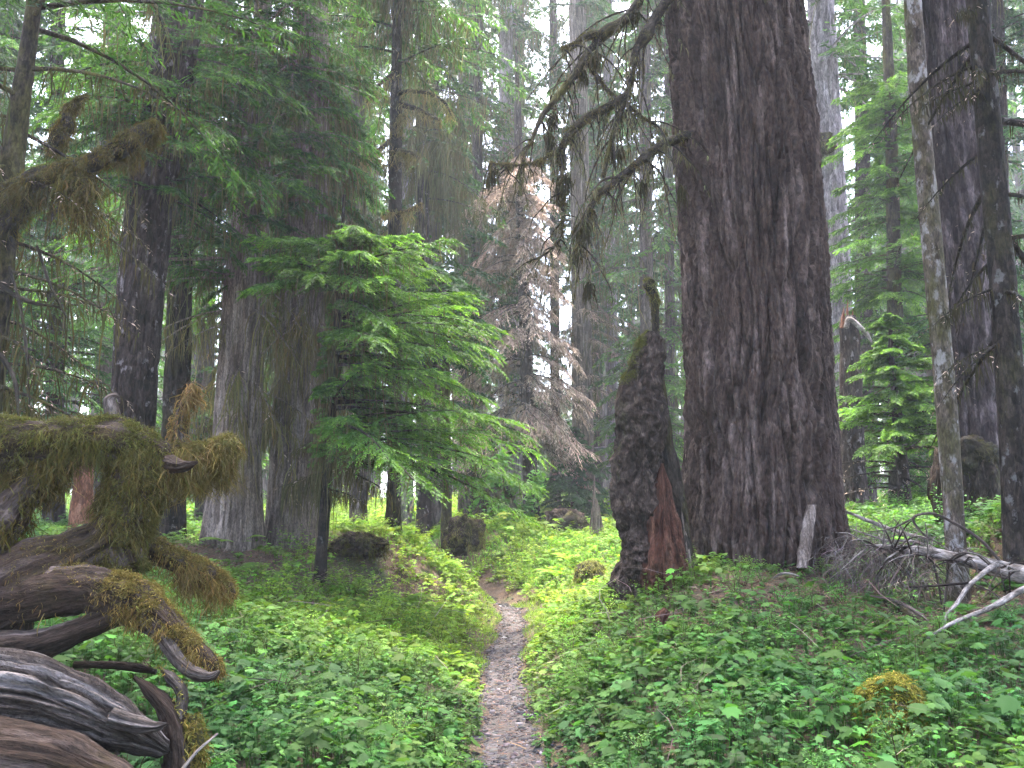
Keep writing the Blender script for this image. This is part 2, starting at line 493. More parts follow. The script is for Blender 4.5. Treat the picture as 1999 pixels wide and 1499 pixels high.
def gz(x, y):
    x = np.atleast_1d(np.asarray(x, float)); y = np.atleast_1d(np.asarray(y, float))
    z = np.empty(len(x))
    for k in range(0, len(x), 20000):
        xs, ys = x[k:k + 20000], y[k:k + 20000]
        z[k:k + 20000] = _phi(np.hypot(xs[:, None] - _ctrl[None, :, 0], ys[:, None] - _ctrl[None, :, 1])) @ _wt[:_n] + _wt[_n]
    far = sst(110, 200, np.hypot(x, y))
    z = z * (1 - far) + 3 * far
    z = z - .1 * np.exp(-(trail_dist(x, y) / .42) ** 4)
    P = np.stack([x, y, 0 * x], -1)
    near = np.exp(-(trail_dist(x, y) / .3) ** 2)
    z = z + (1 - near) * (.09 * pn(P * .9 + 3.1) + .045 * pn(P * 2.7 + 9.7))
    return z
def onground(px, py):
    lo, hi = 1.5, 80.0
    D = np.linspace(lo, hi, 3000)
    P = np.stack([W(px, py, d) for d in D[::10]])
    g = gz(P[:, 0], P[:, 1])
    k = np.argmax(P[:, 2] < g)
    if P[k, 2] >= g[k]:
        k = len(P) - 1
    p = P[k].copy(); p[2] = g[k]
    return p
def gbase(P):
    return float(gz(P[0], P[1])[0])

_u = np.linspace(-1, 1, 420); _v = np.linspace(0, 1, 520)
_gx = np.sinh(_u * 4.2) / np.sinh(4.2) * 420
_gy = -30 + (_v * 26 + (np.exp(_v * 7.2) - 1) / (math.exp(7.2) - 1) * 560) + 0
_gy = np.concatenate([np.linspace(-60, 1.9, 60), np.linspace(2, 26, 330), 26 + (np.exp(np.linspace(0, 1, 100)[1:] * 5) - 1) / (math.exp(5) - 1) * 600])
_X, _Y = np.meshgrid(_gx, _gy)
_Z = gz(_X.ravel(), _Y.ravel())
_nx, _ny = len(_gx), len(_gy)
mb = MB()
_i = np.arange(_ny - 1)[:, None] * _nx; _j = np.arange(_nx - 1)[None]
mb.add(np.stack([_X.ravel(), _Y.ravel(), _Z], -1), np.stack([_i + _j, _i + _j + 1, _i + _nx + _j + 1, _i + _nx + _j], -1).reshape(-1, 4))
kind(mb.build("ground", M_SOIL), "structure")

# trail: a sheet lying in its shallow groove, narrow and a little uneven at the edges
mb = MB()
_c = TR2[TR2[:, 1] > -2.5]
_t = nrm(np.gradient(_c, axis=0)); _s = np.stack([_t[:, 1], -_t[:, 0], 0 * _t[:, 0]], -1)
_k = np.linspace(-1, 1, 13)
_half = .235 + .06 * pn(np.stack([_c[:, 1] * 1.3, 0 * _c[:, 1], 0 * _c[:, 1]], -1)) - .05 * sst(9, 14, _c[:, 1])
_P = _c[:, None] + _s[:, None] * (_k[None, :, None] * (_half[:, None, None] + .03 * pn(np.stack([_c[:, 1] * 5, 0 * _c[:, 1], 3 + 0 * _c[:, 1]], -1))[:, None, None]))
_P = _P.reshape(-1, 3)
_P[:, 2] = gz(_P[:, 0], _P[:, 1]) + .02 + .012 * pn(_P * [7, 7, 0]) - .03 * np.tile(np.abs(_k) ** 6, len(_c))
_i = np.arange(len(_c) - 1)[:, None] * 13; _j = np.arange(12)[None]
mb.add(_P, np.stack([_i + _j, _i + _j + 1, _i + 13 + _j + 1, _i + 13 + _j], -1).reshape(-1, 4))
kind(mb.build("trail", M_TRAIL), "structure")
# ------------------------------------------------------------------ trees
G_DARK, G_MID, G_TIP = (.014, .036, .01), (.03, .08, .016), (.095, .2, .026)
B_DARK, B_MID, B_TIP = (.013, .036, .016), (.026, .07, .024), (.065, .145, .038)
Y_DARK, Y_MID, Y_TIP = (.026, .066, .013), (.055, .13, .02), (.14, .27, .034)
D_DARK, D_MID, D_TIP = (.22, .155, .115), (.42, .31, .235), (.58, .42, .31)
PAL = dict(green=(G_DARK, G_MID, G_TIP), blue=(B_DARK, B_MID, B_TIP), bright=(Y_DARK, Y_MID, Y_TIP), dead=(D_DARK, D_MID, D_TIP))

def furrows(fx, amp, warp=.12, fine=.35, st=6.5):
    def f(g, th, s, r, X):
        p = g.copy()
        w = pn(p * np.array([1.6, 1.6, .5]) + 5.0)
        q = p * np.array([fx, fx, fx / st]) + (w * warp * fx)[:, None]
        n = np.abs(pn(q))
        n2 = np.abs(pn(q * np.array([1.9, 1.9, 2.6]) + 31.7))
        d = -amp * (1 - sst(.0, .17, n)) - amp * .45 * (1 - sst(0, .13, n2)) + amp * .35 * sst(.1, .5, n)
        fl = pn(p * np.array([fx * 3.2, fx * 3.2, fx * .9]) + 3.0)
        d += amp * .3 * (np.floor(fl * 5) / 5) + amp * fine * .5 * pn(p * np.array([fx * 8, fx * 8, fx * 3]))
        return d + amp * (.5 * pn(p * np.array([1.2, 1.2, .35]) + 8.8) + .12)
    return f

def axis_from(spec):
    P, R = [], []
    for px, py, D, w in spec:
        p = W(px, py, D); P.append(p); R.append(w * .5 * mpp(p))
    return P, R

def crown(mb, rng, axis, z0, z1, n, L0, L1, pitch=.15, droop=.3, S=24, T=16, leaf=.1, lw=.22, pal='green', tip=.5, lmul=None,
          wood=0, fol=1, frond=.42, moss=0, moss_len=.5, moss_mat=2, moss_col=(.085, .08, .035), gap=.0, azfun=None, prof=1.0, twigs=False, rbr=.018, hang=.25, jit=.25):
    """conifer branches: woody limbs with flat drooping sprays of small needle blades; axis(z) gives the trunk's centre"""
    dark, midc, tipc = [np.array(c) for c in PAL[pal]]
    fz = rng.uniform(0, 1, n); z = z0 + (z1 - z0) * fz
    az = rng.uniform(0, 2 * math.pi, n) if azfun is None else azfun(rng, n)
    L = (L0 + (L1 - L0) * fz ** prof) * rng.uniform(1 - jit * 1.6, 1 + jit, n)
    if lmul is not None:
        L = L * lmul(az, z)
    O = axis(z)
    h = np.stack([np.cos(az), np.sin(az), 0 * az], -1)
    pit = pitch + rng.normal(0, .12, n); dr = droop * rng.uniform(.6, 1.4, n)
    bend = rng.normal(0, .12, n)
    lat0 = np.stack([-h[:, 1], h[:, 0], 0 * az], -1)
    def bp(t):                       # t (n,k)
        q = O[:, None] + h[:, None] * (L[:, None] * t)[..., None] + lat0[:, None] * (L[:, None] * bend[:, None] * t * t)[..., None]
        q = q + ZUP * (L[:, None] * (pit[:, None] * t - dr[:, None] * t * t))[..., None]
        return q
    # limbs
    k = 7; t = np.repeat(np.linspace(0, 1, k)[None], n, 0)
    C = bp(t); m = 5
    rr = (L[:, None] * rbr * .55 + .006) * (1 - .88 * t)
    tg = nrm(np.gradient(C, axis=1)); sd = nrm(np.cross(tg, ZUP)); up = np.cross(sd, tg)
    a = np.arange(m) / m * 2 * math.pi
    ring = C[:, :, None] + (sd[:, :, None] * np.cos(a)[None, None, :, None] + up[:, :, None] * np.sin(a)[None, None, :, None]) * rr[:, :, None, None]
    base = (np.arange(n) * k * m)[:, None, None] + (np.arange(k - 1) * m)[None, :, None]
    j = np.arange(m)[None, None]; j2 = (j + 1) % m
    F = np.stack(np.broadcast_arrays(base + j, base + j2, base + m + j2, base + m + j), -1).reshape(-1, 4)
    mb.add(ring.reshape(-1, 3), F, None, wood, (ring - O[:, None, None]).reshape(-1, 3))
    # sprays
    ts = np.linspace(.1, 1, S)[None] + rng.uniform(-.4, .4, (n, S)) / S
    P = bp(ts); e = .02
    Tn = nrm(bp(ts + e) - P)
    side = np.where((np.arange(S) % 2)[None] == 0, 1.0, -1.0) * np.ones((n, 1))
    lat = nrm(np.cross(Tn, ZUP)) * side[..., None]
    ang = rng.uniform(.55, 1.1, (n, S)) * (1 - .35 * ts)
    sdir = nrm(Tn * np.cos(ang)[..., None] + lat * np.sin(ang)[..., None] + ZUP * rng.normal(-.08, .16, (n, S))[..., None])
    l2 = (L * frond)[:, None] * np.minimum(1, ts / .35) * (1.05 - .72 * ts) * rng.uniform(.45, 1.15, (n, S))
    keep = rng.uniform(0, 1, (n, S)) > gap
    idx = np.where(keep.ravel())[0]
    P2, s2, l2f, t2 = P.reshape(-1, 3)[idx], sdir.reshape(-1, 3)[idx], l2.ravel()[idx], ts.ravel()[idx]
    bi = np.repeat(np.arange(n), S)[idx]
    if twigs:
        strands(mb, P2, s2, l2f, np.full(len(P2), leaf * .16), rng, grav=hang, sway=.06, k=4, col=vary(rng, len(P2), dark * 1.2, .2), mat=fol)
    K = len(P2)
    sl = np.linspace(.06, 1, T)[None] + rng.uniform(-.4, .4, (K, T)) / T
    Q = P2[:, None] + s2[:, None] * (l2f[:, None] * sl)[..., None] - ZUP * (l2f[:, None] * hang * sl * sl)[..., None]
    lat2 = nrm(np.cross(s2, ZUP) + 1e-6)
    sg = np.where((np.arange(T) % 2)[None] == 0, 1.0, -1.0) * np.ones((K, 1))
    la = rng.uniform(.5, 1.05, (K, T)) * np.where(sl > .93, .2, 1)
    ld = nrm(s2[:, None] * np.cos(la)[..., None] + lat2[:, None] * (np.sin(la) * sg)[..., None] + ZUP * rng.normal(-.1 - hang * .4, .22, (K, T))[..., None])
    ll = leaf * (1.15 - .55 * sl) * rng.uniform(.6, 1.35, (K, T))
    nn = nrm(ZUP + rng.normal(0, .45, (K, T, 3)))
    bt = np.exp(rng.normal(0, .22, n))[bi][:, None]
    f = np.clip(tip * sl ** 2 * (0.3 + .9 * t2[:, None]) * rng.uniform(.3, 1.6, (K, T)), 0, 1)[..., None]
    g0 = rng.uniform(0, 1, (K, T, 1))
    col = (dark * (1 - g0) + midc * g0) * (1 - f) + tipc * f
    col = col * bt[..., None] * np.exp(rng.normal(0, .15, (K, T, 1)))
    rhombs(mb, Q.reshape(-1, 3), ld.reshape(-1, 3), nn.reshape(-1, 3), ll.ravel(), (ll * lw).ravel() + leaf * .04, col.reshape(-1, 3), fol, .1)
    if moss:
        bi = rng.integers(0, n, moss); tt = rng.uniform(.08, .95, moss)
        MP = O[bi] + h[bi] * (L[bi] * tt)[:, None] + lat0[bi] * (L[bi] * bend[bi] * tt * tt)[:, None] + ZUP * (L[bi] * (pit[bi] * tt - dr[bi] * tt * tt))[:, None]
        MP = MP + rng.normal(0, .02, MP.shape)
        clump = np.exp(rng.normal(0, .45, n))[bi] * (1.1 - .6 * tt)
        strands(mb, MP, nrm(rng.normal(0, .5, (moss, 3)) - ZUP), moss_len * clump * rng.uniform(.3, 1.2, moss), rng.uniform(.006, .016, moss) * max(1, moss_len * 2),
                rng, 1.0, .1, 4, vary(rng, moss, moss_col, .25), moss_mat)

TREES = {}
def tree(key, name, label, spec, H, bark, cat="tree", fx=9, amp=.02, nseg=40, step=.12, flare=.35, flh=.7, crowns=(), group=None, seed=1, base_z=None, lean=.6, stub=False, top_r=.25, buttress=5, hires=None, warp=.12, st=6.5):
    rng = np.random.default_rng(seed * 101 + 7)
    P, R = axis_from(spec)
    d = nrm((P[1] - P[0])); 
    b = P[0]
    gzz = gbase(b) if base_z is None else base_z
    foot = b - d * ((b[2] - gzz) / d[2] + .45)
    pts, rad = [foot] + P, [R[0] + (R[0] - R[1]) * .15] + R
    d = nrm(P[-1] - P[-2]); d = nrm(d * lean + ZUP * (1 - lean))
    last = P[-1]
    hh = max(0, H - (last[2] - gzz))
    if hh > .5 and not stub:
        for q in (.35, .7, 1.0):
            pts.append(last + d * hh * q); rad.append(max(.02, R[-1] * (1 - q) + R[-1] * top_r * q * (1 - q) + .02))
    base = np.array([foot[0], foot[1], gzz])
    ph = rng.uniform(0, 6.28, 4)
    r0 = R[0]
    fu = furrows(fx, amp, warp, .35, st)
    def disp(g, th, s, r, X):
        k = np.exp(-np.maximum(s - .45, 0) / (flh))
        lob = .55 + .45 * np.cos(buttress * th + ph[0]) * .8 + .25 * np.cos((buttress + 3) * th + ph[1])
        o = fu(g, th, s, r, X) * np.clip(r / r0, .25, 1)
        return o + r0 * flare * k * lob + r0 * .03 * np.cos(2 * th + ph[2] + s * .2) + r0 * .03 * np.cos(3 * th + ph[3] - s * .15)
    root = empty(name, base, label, cat, group)
    mb = MB()
    tube(mb, pts, rad, nseg, hires or (lambda c: step if c[2] < 12 else step * 5), disp)
    mb.build("trunk", bark, root, grain=True)
    PP = np.array(pts)
    zz = PP[:, 2]
    axis = lambda z: np.stack([np.interp(z, zz, PP[:, 0]), np.interp(z, zz, PP[:, 1]), z], -1)
    radf = lambda z: np.interp(z, zz, np.array(rad))
    for c in crowns:
        c = dict(c)
        nm = c.pop("part", "crown")
        mb = MB()
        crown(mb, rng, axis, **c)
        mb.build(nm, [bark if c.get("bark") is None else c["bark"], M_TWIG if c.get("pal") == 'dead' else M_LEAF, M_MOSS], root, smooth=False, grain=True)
    TREES[key] = dict(root=root, axis=axis, rad=radf, rng=rng, gz=gzz)
    return root

right = lambda k, a0=0: (lambda az, z: 1 + k * np.cos(az - a0))
z_ = zpix

# --- the great fir on the right
BIG = [(1492, 1060, 10, 306), (1487, 900, 10, 290), (1474, 500, 10, 272), (1452, 200, 10, 254), (1432, 0, 10, 243)]
tree("fir", "fir_tree", "huge old fir with deeply furrowed brown bark on the mound right of the trail", BIG, 44, M_FIR,
     fx=6.8, amp=.08, warp=.06, st=10, nseg=760, hires=lambda c: .014 if c[2] < 8.8 else .5, flare=.1, flh=.5, seed=3, lean=.7,
     crowns=[dict(z0=11.5, z1=43, n=230, L0=6.2, L1=1.0, S=16, T=10, leaf=.3, lw=.3, pitch=0, droop=.25)])  # unseen crown, lowered and widened to shade the foreground
# a slab of loose bark leans on its foot
# --- left hand trunks
tree("dark", "fir_tree", "dark leaning fir trunk with scaly bark rising behind the moss covered root mass", [(258, 830, 11, 82), (272, 600, 11, 84), (293, 400, 11, 86), (338, 100, 11, 88), (356, -40, 11, 88)], 34, M_DARK,
     fx=9, amp=.025, nseg=160, hires=lambda c: .03 if c[2] < 9.5 else .6, flare=.15, seed=4,
     crowns=[dict(z0=z_(400, 11), z1=z_(60, 11), n=58, L0=1.45, L1=1.75, S=34, T=26, leaf=.07, lw=.26, pitch=.08, droop=.34, tip=.75, moss=2600, moss_len=.35, gap=.08),
             dict(part="upper_crown", z0=12, z1=33, n=110, L0=3.4, L1=.7, S=14, T=10, leaf=.22, lw=.3, pitch=.0, droop=.3)])
tree("mossy", "hemlock_tree", "mossy dark trunk just right of and behind the leaning dark fir", [(330, 1040, 14, 52), (345, 780, 14, 48), (352, 560, 14, 44), (366, 200, 14, 38)], 24, M_EDGE,
     fx=9, amp=.02, nseg=60, step=.06, seed=5,
     crowns=[dict(z0=z_(560, 14), z1=23, n=80, L0=2.2, L1=.6, S=18, T=12, leaf=.12, moss=1500, moss_len=.5)])
tree("cedar_a", "cedar_tree", "left one of the twin grey cedars with fibrous bark, moss curtains hanging above its base", [(455, 1062, 13.2, 108), (465, 850, 13.2, 88), (478, 600, 13.2, 78), (500, 300, 13.2, 56), (512, 60, 13.2, 30)], 12.5, M_CEDAR,
     fx=13, amp=.02, nseg=130, hires=lambda c: .035 if c[2] < 9 else .5, flare=.16, flh=.45, seed=6, buttress=4,
     crowns=[dict(z0=z_(560, 13.2), z1=z_(40, 13.2), n=125, L0=2.5, L1=1.9, S=38, T=28, leaf=.075, lw=.27, pitch=.14, droop=.34, tip=.8, pal='green', lmul=lambda az, z: 1 - .22 * np.cos(az), moss=4200, moss_len=.45, gap=.1, twigs=False, jit=.3),
             dict(z0=z_(40, 13.2), z1=12.2, n=30, L0=1.7, L1=.3, S=26, T=18, leaf=.09, lw=.27, pitch=.2, droop=.35, tip=.7),
             dict(part="mossy_dead_branches", z0=z_(800, 13.2), z1=z_(540, 13.2), n=26, L0=1.0, L1=1.7, S=4, T=4, leaf=.06, pal='dead', pitch=-.1, droop=.5, moss=2200, moss_len=.55, moss_col=(.125, .11, .045))])
tree("cedar_b", "cedar_tree", "right one of the twin grey cedars, broader base with shredded brown bark beside it", [(570, 1050, 14, 104), (578, 850, 14, 98), (590, 600, 14, 88), (605, 300, 14, 76), (607, 60, 14, 70)], 30, M_CEDAR,
     fx=12, amp=.022, nseg=130, hires=lambda c: .035 if c[2] < 10 else .5, flare=.16, flh=.45, seed=7, buttress=4,
     crowns=[dict(z0=z_(560, 14), z1=z_(130, 14), n=78, L0=1.3, L1=1.7, S=32, T=26, leaf=.085, lw=.26, pitch=.0, droop=.5, tip=.4, moss=3500, moss_len=.6, lmul=right(-.15)),
             dict(z0=z_(90, 14), z1=29, n=75, L0=1.7, L1=.8, S=24, T=16, leaf=.1, lw=.28, pitch=.05, droop=.5, tip=.6, pal='green', moss=3200, moss_len=.6),
             dict(part="mossy_dead_branches", z0=z_(860, 14), z1=z_(560, 14), n=26, L0=1.1, L1=1.5, S=4, T=4, leaf=.06, pal='dead', pitch=-.1, droop=.5, moss=1800, moss_len=.5, moss_col=(.13, .11, .045))])
tree("hem", "hemlock_tree", "young hemlock with wide bright green layered sprays reaching right towards the trail", [(630, 1050, 12, 20), (642, 880, 12, 18), (657, 650, 12, 13), (672, 380, 12, 6)], 5.3, M_EDGE,
     fx=10, amp=.008, nseg=24, step=.06, seed=8, flare=.3,
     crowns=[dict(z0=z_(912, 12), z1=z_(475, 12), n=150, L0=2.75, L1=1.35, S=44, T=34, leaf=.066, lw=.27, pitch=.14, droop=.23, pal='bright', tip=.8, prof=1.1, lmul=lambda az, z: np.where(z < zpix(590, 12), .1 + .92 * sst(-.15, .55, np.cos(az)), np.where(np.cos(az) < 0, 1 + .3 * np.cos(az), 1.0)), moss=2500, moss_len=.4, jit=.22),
             dict(part="mossy_dead_branches", z0=z_(960, 12), z1=z_(830, 12), n=12, L0=1.2, L1=1.9, S=4, T=4, leaf=.06, pal='dead', pitch=-.12, droop=.1, moss=1600, moss_len=.4, moss_col=(.06, .052, .022), lmul=lambda az, z: 1 + .6 * np.minimum(np.cos(az), 0))])
tree("pole", "dead_tree", "slender mossy trunk with short broken branch stubs left of the pale trunk", [(768, 1045, 15.5, 28), (769, 900, 15.5, 26), (770, 500, 15.5, 26), (772, 300, 15.5, 25), (774, 150, 15.5, 20)], 14, M_EDGE,
     fx=9, amp=.012, nseg=32, step=.06, seed=9, flare=.5, flh=.25,
     crowns=[dict(z0=z_(140, 15.5), z1=13.5, n=46, L0=2.1, L1=.5, S=20, T=14, leaf=.12, moss=2500, moss_len=.6, pitch=-.05, droop=.3)])
def far(key, name, label, px0, px1, D, w0, w1, cr, bark=M_GREY, H=32, y0=1015, y1=100, **kw):
    kw.setdefault("fx", 7); kw.setdefault("amp", .02); kw.setdefault("nseg", 36); kw.setdefault("step", .15)
    return tree(key, name, label, [(px0, y0, D, w0), ((px0 * .55 + px1 * .45), (y0 + y1) * .5, D, (w0 + w1) * .5), (px1, y1, D, w1)], H, bark, crowns=cr, **kw)
far("pale", "conifer_tree", "pale lavender grey trunk standing right behind the mossy stubbed trunk", 790, 793, 27, 34, 28, [dict(z0=9, z1=29, n=70, L0=3.0, L1=.7, S=16, T=10, leaf=.2, lw=.3, moss=1800, moss_len=.9, droop=.45, pitch=0)], M_PALE, seed=20)
far("darkpole", "spruce_tree", "dark upright trunk right of the pale trunk with mossy drooping branches", 828, 823, 22, 30, 24,
    [dict(z0=z_(600, 22), z1=z_(160, 22), n=34, L0=1.9, L1=2.2, S=10, T=10, leaf=.13, lw=.28, gap=.5, moss=3600, moss_len=.8, droop=.5, pitch=.0), dict(z0=z_(160, 22), z1=24, n=80, L0=2.6, L1=.5, S=18, T=12, leaf=.17, lw=.3, moss=1500, moss_len=.8, droop=.4)], M_DARK, H=26, seed=21)
far("tan", "conifer_tree", "slim tan trunk behind the bright young hemlock's lowest sprays", 852, 846, 24, 26, 22, [dict(z0=z_(820, 24), z1=22, n=110, L0=2.4, L1=.6, S=20, T=12, leaf=.17, lw=.3, pal='blue', droop=.35, moss=1200, moss_len=.6)], M_GREY, H=24, seed=22)
far("mid", "conifer_tree", "tall grey trunk standing at the far end of the clearing behind the leafy stump", 998, 988, 33, 52, 28, [dict(z0=z_(350, 33), z1=36, n=95, L0=2.8, L1=.8, S=16, T=10, leaf=.24, lw=.3, moss=3000, moss_len=1.1, droop=.5, pitch=.0), dict(z0=z_(720, 33), z1=z_(260, 33), n=34, L0=2.2, L1=2.6, S=14, T=9, leaf=.14, lw=.16, pal='dead', twigs=True, moss=2500, moss_len=1.0, droop=.5, pitch=.0, part="dead_branches")], M_PALE, H=38, seed=23, flare=.5, nseg=60, step=.1)
far("midb", "conifer_tree", "darker trunk close behind the tall grey trunk of the clearing, showing to its right", 1016, 1014, 37, 24, 20, [dict(z0=z_(300, 37), z1=34, n=50, L0=3.0, L1=.8, S=14, T=9, leaf=.26, lw=.3, moss=1500, moss_len=1.1, droop=.5, pitch=.0)], M_GREY, H=36, seed=24)
far("dead", "dead_tree", "dead spruce with tan needleless twigs on a dark slim trunk in the clearing", 1038, 1012, 25, 30, 16,
    [dict(part="dead_branches", z0=z_(880, 25), z1=z_(300, 25), lmul=right(-.3), n=135, L0=2.6, L1=1.3, S=24, T=12, leaf=.16, lw=.12, pal='dead', twigs=True, pitch=.0, droop=.55, frond=.5, hang=.5, tip=.8, moss=1800, moss_len=.6, moss_col=(.12, .1, .055))], M_DARK, H=15, y1=290, seed=25)
far("shag", "cedar_tree", "shaggy brown cedar trunk right of the dead rusty spruce", 1140, 1128, 29, 44, 34,
    [dict(part="dead_branches", z0=z_(770, 29), z1=z_(580, 29), n=30, L0=2.2, L1=1.8, S=18, T=10, leaf=.15, lw=.1, pal='dead', twigs=True, pitch=.05, droop=.6, hang=.5, moss=1200, moss_len=.8), dict(z0=z_(560, 29), z1=30, n=90, L0=3.0, L1=.7, S=16, T=10, leaf=.22, lw=.3, pal='blue', droop=.45, pitch=0, moss=1500, moss_len=.9)], M_CEDAR, seed=26)
far("shagb", "conifer_tree", "thin dark trunk close behind the shaggy brown cedar", 1166, 1158, 35, 24, 18, [dict(z0=z_(700, 35), z1=30, n=90, L0=2.8, L1=.7, S=16, T=10, leaf=.25, lw=.3, pal='blue', droop=.4, moss=1000, moss_len=.9)], M_DARK, seed=27)
far("r1", "conifer_tree", "grey trunk in blue green foliage left of the burly snag", 1196, 1188, 33, 26, 20, [dict(z0=z_(930, 33), z1=30, n=150, L0=2.7, L1=.7, S=18, T=11, leaf=.22, lw=.3, pal='blue', droop=.4, moss=900, moss_len=.8)], M_PALE, seed=28)
far("r2", "conifer_tree", "slim brown trunk showing above and behind the burly snag's mossy pole", 1266, 1258, 27, 26, 24, [dict(z0=z_(560, 27), z1=30, n=95, L0=2.8, L1=.7, S=18, T=11, leaf=.2, lw=.3, pal='green', droop=.45, moss=1800, moss_len=.9), dict(z0=z_(930, 27), z1=z_(660, 27), n=40, L0=2.0, L1=2.0, S=20, T=11, leaf=.18, lw=.3, pal='bright', droop=.4)], M_GREY, seed=29)
far("p1", "conifer_tree", "dark slim trunk left of the tall grey trunk, half hidden by green boughs", 926, 934, 28, 24, 18, [dict(z0=z_(680, 28), z1=z_(480, 28), n=50, L0=2.6, L1=2.0, S=22, T=12, leaf=.18, lw=.3, pal='blue', droop=.4), dict(z0=z_(480, 28), z1=29, n=60, L0=2.4, L1=.6, S=14, T=9, leaf=.22, lw=.3, moss=1600, moss_len=1.0, droop=.5, gap=.25)], M_DARK, H=31, seed=30)
far("p2", "conifer_tree", "short visible dark grey trunk foot between bright hemlock sprays and clearing", 937, 930, 31, 30, 18, [dict(z0=z_(880, 31), z1=27, n=130, L0=2.6, L1=.6, S=16, T=10, leaf=.22, lw=.3, pal='green', droop=.4)], M_DARK, H=28, seed=31)
far("mid_h", "conifer_tree", "lichen draped conifer between the dark upright trunk and the tall grey trunk", 905, 902, 30, 22, 16, [dict(z0=z_(640, 30), z1=28, n=75, L0=2.7, L1=.8, S=20, T=11, leaf=.2, lw=.28, pal='green', tip=.5, pitch=0, droop=.5, moss=2600, moss_len=1.0, gap=.1)], M_GREY, H=30, seed=71)
far("mid_i", "conifer_tree", "lichen draped conifer behind the drooping mossy limbs, right of the tall grey trunk", 1085, 1080, 31, 22, 16, [dict(z0=z_(560, 31), z1=29, n=34, L0=2.7, L1=.8, S=20, T=11, leaf=.2, lw=.28, pal='green', tip=.6, pitch=0, droop=.5, moss=2400, moss_len=1.0, gap=.1)], M_GREY, H=31, seed=72)
far("mid_j", "conifer_tree", "green conifer showing between the burly snag's pole and the huge fir", 1310, 1304, 28, 22, 16, [dict(z0=z_(940, 28), z1=28, n=170, L0=2.6, L1=.8, S=22, T=12, leaf=.19, lw=.28, pal='bright', tip=.6, pitch=0, droop=.45, moss=2500, moss_len=.9)], M_GREY, H=30, seed=73)
# --- right side
far("grey_r", "fir_tree", "lavender grey furrowed trunk carrying a round burl just right of the huge fir", 1652, 1608, 21, 62, 50, [dict(z0=z_(180, 21), z1=33, n=90, L0=3.2, L1=.7, S=18, T=11, leaf=.18, lw=.3, pal='green', droop=.4, moss=700, moss_len=.6)], M_PALE, H=35, seed=32, fx=6, amp=.04, nseg=80, step=.06)
tree("fir_r", "fir_tree", "large grey fir trunk with lumpy base behind the mottled thin trunk at right", [(1918, 1060, 11, 138), (1908, 900, 11, 118), (1876, 500, 11, 116), (1846, 200, 11, 108), (1829, 0, 11, 102)], 36, M_PURPLE,
     fx=7, amp=.045, nseg=180, hires=lambda c: .028 if c[2] < 9.5 else .5, flare=.25, flh=.6, seed=33,
     crowns=[dict(z0=12, z1=35, n=100, L0=3.6, L1=.8, S=14, T=10, leaf=.24, lw=.3, pitch=.0, droop=.35)])
tree("alder", "alder_tree", "thin mottled trunk with white lichen in front of the large grey fir", [(1866, 1062, 8.6, 38), (1848, 800, 8.6, 38), (1822, 500, 8.6, 36), (1795, 200, 8.6, 34), (1782, 0, 8.6, 32)], 15, M_ALDER,
     fx=8, amp=.006, nseg=40, step=.03, seed=34, flare=.2, flh=.2,
     crowns=[dict(z0=8.5, z1=14.5, n=50, L0=2.3, L1=.6, S=16, T=12, leaf=.12, lw=.5, pal='green', pitch=.3, droop=.2)])
tree("edge", "hemlock_tree", "dim mossy trunk with bare drooping side branches at the right edge", [(1988, 1075, 7.6, 52), (1968, 700, 7.6, 50), (1935, 300, 7.6, 46), (1908, 0, 7.6, 42)], 17, M_EDGE,
     fx=8, amp=.01, nseg=40, step=.04, seed=35, flare=.3, flh=.2,
     crowns=[dict(part="bare_branches", z0=z_(760, 7.6), z1=z_(0, 7.6), n=24, L0=1.2, L1=1.4, lmul=right(.4), S=5, T=4, leaf=.05, pal='dead', pitch=-.15, droop=.4, moss=1800, moss_len=.12, moss_col=(.035, .032, .016), rbr=.03),
             dict(z0=z_(0, 7.6), z1=16, n=70, L0=2.0, L1=.4, S=18, T=12, leaf=.13, pal='blue', droop=.3)])
tree("young_r", "hemlock_tree", "small bright green young hemlock between the huge fir and the mottled thin trunk", [(1768, 1000, 14, 24), (1756, 850, 14, 20), (1742, 720, 14, 11), (1736, 600, 14, 3)], 4, M_DARK,
     fx=10, amp=.006, nseg=20, step=.08, seed=36, flare=.2,
     crowns=[dict(z0=z_(880, 14), z1=z_(605, 14), n=92, L0=1.35, L1=.1, S=32, T=24, leaf=.07, lw=.27, pitch=.22, droop=.25, pal='bright', tip=.7, prof=1.1),
             dict(part="bare_branches", z0=z_(960, 14), z1=z_(850, 14), n=12, L0=1.3, L1=1.5, S=6, T=5, leaf=.06, pal='dead', pitch=.1, droop=.25)])
far("bright_a", "hemlock_tree", "tall hemlock with layered yellow green sprays behind the small young hemlock", 1755, 1738, 18, 34, 20, [dict(z0=z_(960, 18), z1=z_(150, 18), n=160, L0=2.2, L1=1.3, S=30, T=20, leaf=.1, lw=.22, pal='bright', tip=.7, pitch=.12, droop=.3)], M_MOSSY, H=14, seed=37, y1=200)
far("bright_b", "hemlock_tree", "dark green hemlock filling the gap between the burl trunk and the mottled trunk", 1690, 1680, 24, 36, 24, [dict(z0=z_(900, 24), z1=24, n=170, L0=2.8, L1=.7, S=24, T=13, leaf=.15, lw=.28, pal='green', tip=.5, pitch=.05, droop=.35, moss=900, moss_len=.6)], M_DARK, H=25, seed=38)
far("back_r", "hemlock_tree", "dark hemlock boughs behind the large grey fir at the right edge", 1960, 1950, 17, 34, 24, [dict(z0=z_(900, 17), z1=19, n=150, L0=2.6, L1=.6, S=22, T=13, leaf=.14, lw=.26, pal='blue', tip=.4, droop=.35, moss=900, moss_len=.5)], M_DARK, H=20, seed=39)
